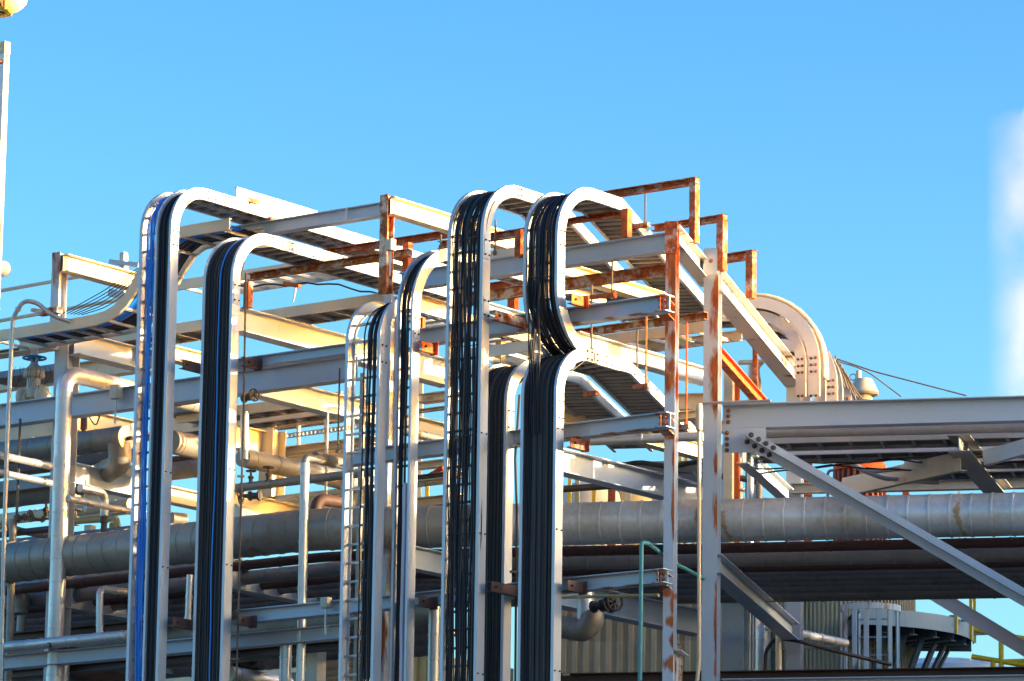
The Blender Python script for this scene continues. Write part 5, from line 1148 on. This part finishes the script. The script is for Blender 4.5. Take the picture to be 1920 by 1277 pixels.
# small clutter at left
for i in range(9):
    x = 28+8*i+rnd.uniform(-2, 2); pipe('dangling_wire', 'hair-thin wire end dangling under the left cream tray', 'wire', [w0(x, 688, 2.0), w0(x+rnd.uniform(-4, 6), 705, 2.0), w0(x+rnd.uniform(-12, 4), 722+rnd.uniform(-8, 8), 2.0)], .005, 'black', seam=0, n=4, group='hair-thin wire ends under the left tray', R=.1)
PB('slim dull pipe running back low behind the silver riser', -20, 985, 200, 1026, 2.0, .05, 'jacket_dull', seam=.5, ext=.6)
PA('slim brown pipe on top of the large dull pipe at left', -30, 1004, 130, 990, 2.6, .05, 'brown', seam=0)
PA('slim dull pipe just above the large dull pipe at left', -30, 1022, 250, 1000, 3.2, .08, 'pipe_dark', seam=.5)
A('dark steel angle behind the capped pipe', -30, 876, 250, 842, 892, 4.2, .3, 'brown', prof='B')
A('dark tray edge between the slim silver pipes', -30, 905, 130, 888, 925, 3.2, .5, 'pipe_dark', prof='B')
A('cream cross beam above the blue handwheel', -30, 660, 110, 640, 668, 4.0, .3, 'cream')
pipe('black_cable', 'black cable drooping under the long left cross beam', 'cable', [w0(160, 768, 2.0), w0(172, 790, 2.0), w0(180, 800, 2.1), w0(192, 766, 2.0)], .010, 'black', seam=0, n=5, R=.1)
pipe('conduit_pipe', 'slim conduit hanging behind the silver riser', 'pipe', [w0(160, 960, 2.6), w0(161, 900, 2.6)], .016, 'conduit', seam=0, n=6)
for x, y0_, y1_, Y, lab in ((158, 1010, 985, 4.0, 'pale lit post stub left of the far left tray at pipe level'), (205, 1008, 980, 4.2, 'orange lit post stub left of the far left tray at pipe level')):
    post(F0, 'steel_post', lab, 'post', x, y1_, Y, .12, .12, 'yellowed' if x < 200 else 'siding_gold', ybot=y0_+20, prof='B')
pipe('process_pipe', 'yellow elbow pipe just above the large dull pipe', 'pipe', [w0(130, 978, 4.0), w0(215, 972, 4.0), w0(219, 975, 4.0), w0(219, 1005, 4.0)], .05, 'siding_gold', seam=0, R=.1, n=12)
# junction boxes and lamps in the rack
def jbox(label, px, py, Y, w_=.16, h_=.2, mat='valve_pale'):
    p = w0(px, py, Y); root = thing('junction_box', label, 'box', p)
    m = MB(); m.bx(p, V((w_, 0, 0)), V((0, .1, 0)), V((0, 0, h_))); m.build('enclosure', mat, root)
    m = MB(); m.bx(p+V((.012, -.008, .012)), V((w_-.024, 0, 0)), V((0, .008, 0)), V((0, 0, h_-.024))); m.build('cover', mat, root)
    m = MB(); m.tube([p+V((w_/2, .05, 0)), p+V((w_/2, .05, -.35))], .014, 6); m.build('conduit', 'conduit', root)
jbox('small grey junction box on the long left cross beam', 205, 748, 1.5)
jbox('small grey junction box on the lower cross beam left of the open rung tray', 600, 1140, .58, .12, .14)
jbox('small pale junction box on the middle column', 722, 470, YC-.1, .11, .16)
# stickers and stencil
def sticker(root, fr, px, py, s=.07, rot=0., b=None, a=None, n=None):
    p = fr.at(px, py, b=b) if b is not None else fr.at(px, py, a=a); p = fr.w(*p)
    n = V(n); x = UP.cross(n).normalized(); y = n.cross(x); c, s_ = math.cos(rot), math.sin(rot); X = x*c+y*s_; Y = y*c-x*s_
    m = MB(); m.bx(p-X*s/2-Y*s/2, X*s, Y*s, n*.003); m.build('sticker', 'lamp_white', root)
sticker(r4, F0, 809, 489, .085, .7, a=x4r+.0015, n=(1, 0, 0))
sticker(r7, F0, 1073, 684, .085, .7, a=x7r+.0015, n=(1, 0, 0))
sticker(a1, F0, 488, 431, .075, 0, b=YC+.02+.068, n=(0, -1, 0))
t_ = bpy.data.curves.new('stencil', 'FONT'); t_.body = '-100'; t_.size = .085
to = bpy.data.objects.new('stencil_tmp', t_); COL.objects.link(to); bpy.context.view_layer.update()
me = bpy.data.meshes.new_from_object(to.evaluated_get(bpy.context.evaluated_depsgraph_get())); bpy.data.objects.remove(to)
me.materials.clear(); me.materials.append(M['cap_red'])
P, Q, hh, w = INFO[sten.name]; pp = F0.at(788, 750, b=4.4)
so = bpy.data.objects.new('stencil_number', me); COL.objects.link(so); so.parent = sten; so.location = V((pp.x, 4.4+.09, P.z-hh*.78))-wp(sten); so.rotation_euler = (PI/2, 0, 0)
# ================================================================ GROUND, SKY, LIGHT, CAMERA
m = MB(); m.add([(-3000, -3000, 0), (3000, -3000, 0), (3000, 3000, 0), (-3000, 3000, 0)], [(0, 1, 2, 3)])
tag(m.build('ground', 'gravel'), 'pale gravel yard under the plant', 'ground', kind='structure')
sdir = _r*math.cos(math.radians(SUN_AZ)) - _f*math.sin(math.radians(SUN_AZ))
el = math.radians(SUN_EL)
S3 = sdir*math.cos(el) + UP*math.sin(el)
ld = bpy.data.lights.new('sun', 'SUN'); ld.energy = SUN_E; ld.angle = math.radians(.5); ld.color = SUN_C
lo = bpy.data.objects.new('sun', ld); COL.objects.link(lo); lo.location = (0, 0, 60)
lo.rotation_euler = (-S3).to_track_quat('-Z', 'Y').to_euler()
w = bpy.data.worlds.new('World'); sc.world = w; w.use_nodes = True; nt = w.node_tree
bg = nt.nodes['Background']; sky = nt.nodes.new('ShaderNodeTexSky'); sky.sky_type = 'NISHITA'; sky.sun_disc = False
sky.sun_elevation = el; sky.sun_rotation = math.atan2(S3.x, S3.y); sky.altitude = 0; sky.air_density = SKY_AIR; sky.dust_density = SKY_DUST; sky.ozone_density = SKY_OZ
hs = nt.nodes.new('ShaderNodeHueSaturation'); hs.inputs['Saturation'].default_value = SKY_SAT; hs.inputs['Hue'].default_value = SKY_HUE
gm_ = nt.nodes.new('ShaderNodeGamma'); gm_.inputs['Gamma'].default_value = SKY_GAM; nt.links.new(sky.outputs[0], gm_.inputs['Color']); nt.links.new(gm_.outputs[0], hs.inputs['Color']); hs.inputs['Value'].default_value = SKY_VAL;  nt.links.new(hs.outputs[0], bg.inputs['Color']); bg.inputs['Strength'].default_value = SKY_STR
cd = bpy.data.cameras.new('camera'); co = bpy.data.objects.new('camera', cd); COL.objects.link(co)
co.location = CAM; mt = Matrix((R3, U3, -W3)).transposed(); co.rotation_euler = mt.to_euler()
cd.sensor_width = 36; cd.lens = 36*F/1920; cd.clip_end = 6000; cd.clip_start = 1
sc.camera = co
sc.cycles.volume_bounces = 6; sc.cycles.max_bounces = 10; sc.cycles.volume_step_rate = 2.0
sc.view_settings.view_transform = 'Standard'; sc.view_settings.look = 'None'; sc.view_settings.exposure = EXPO; sc.view_settings.gamma = 1
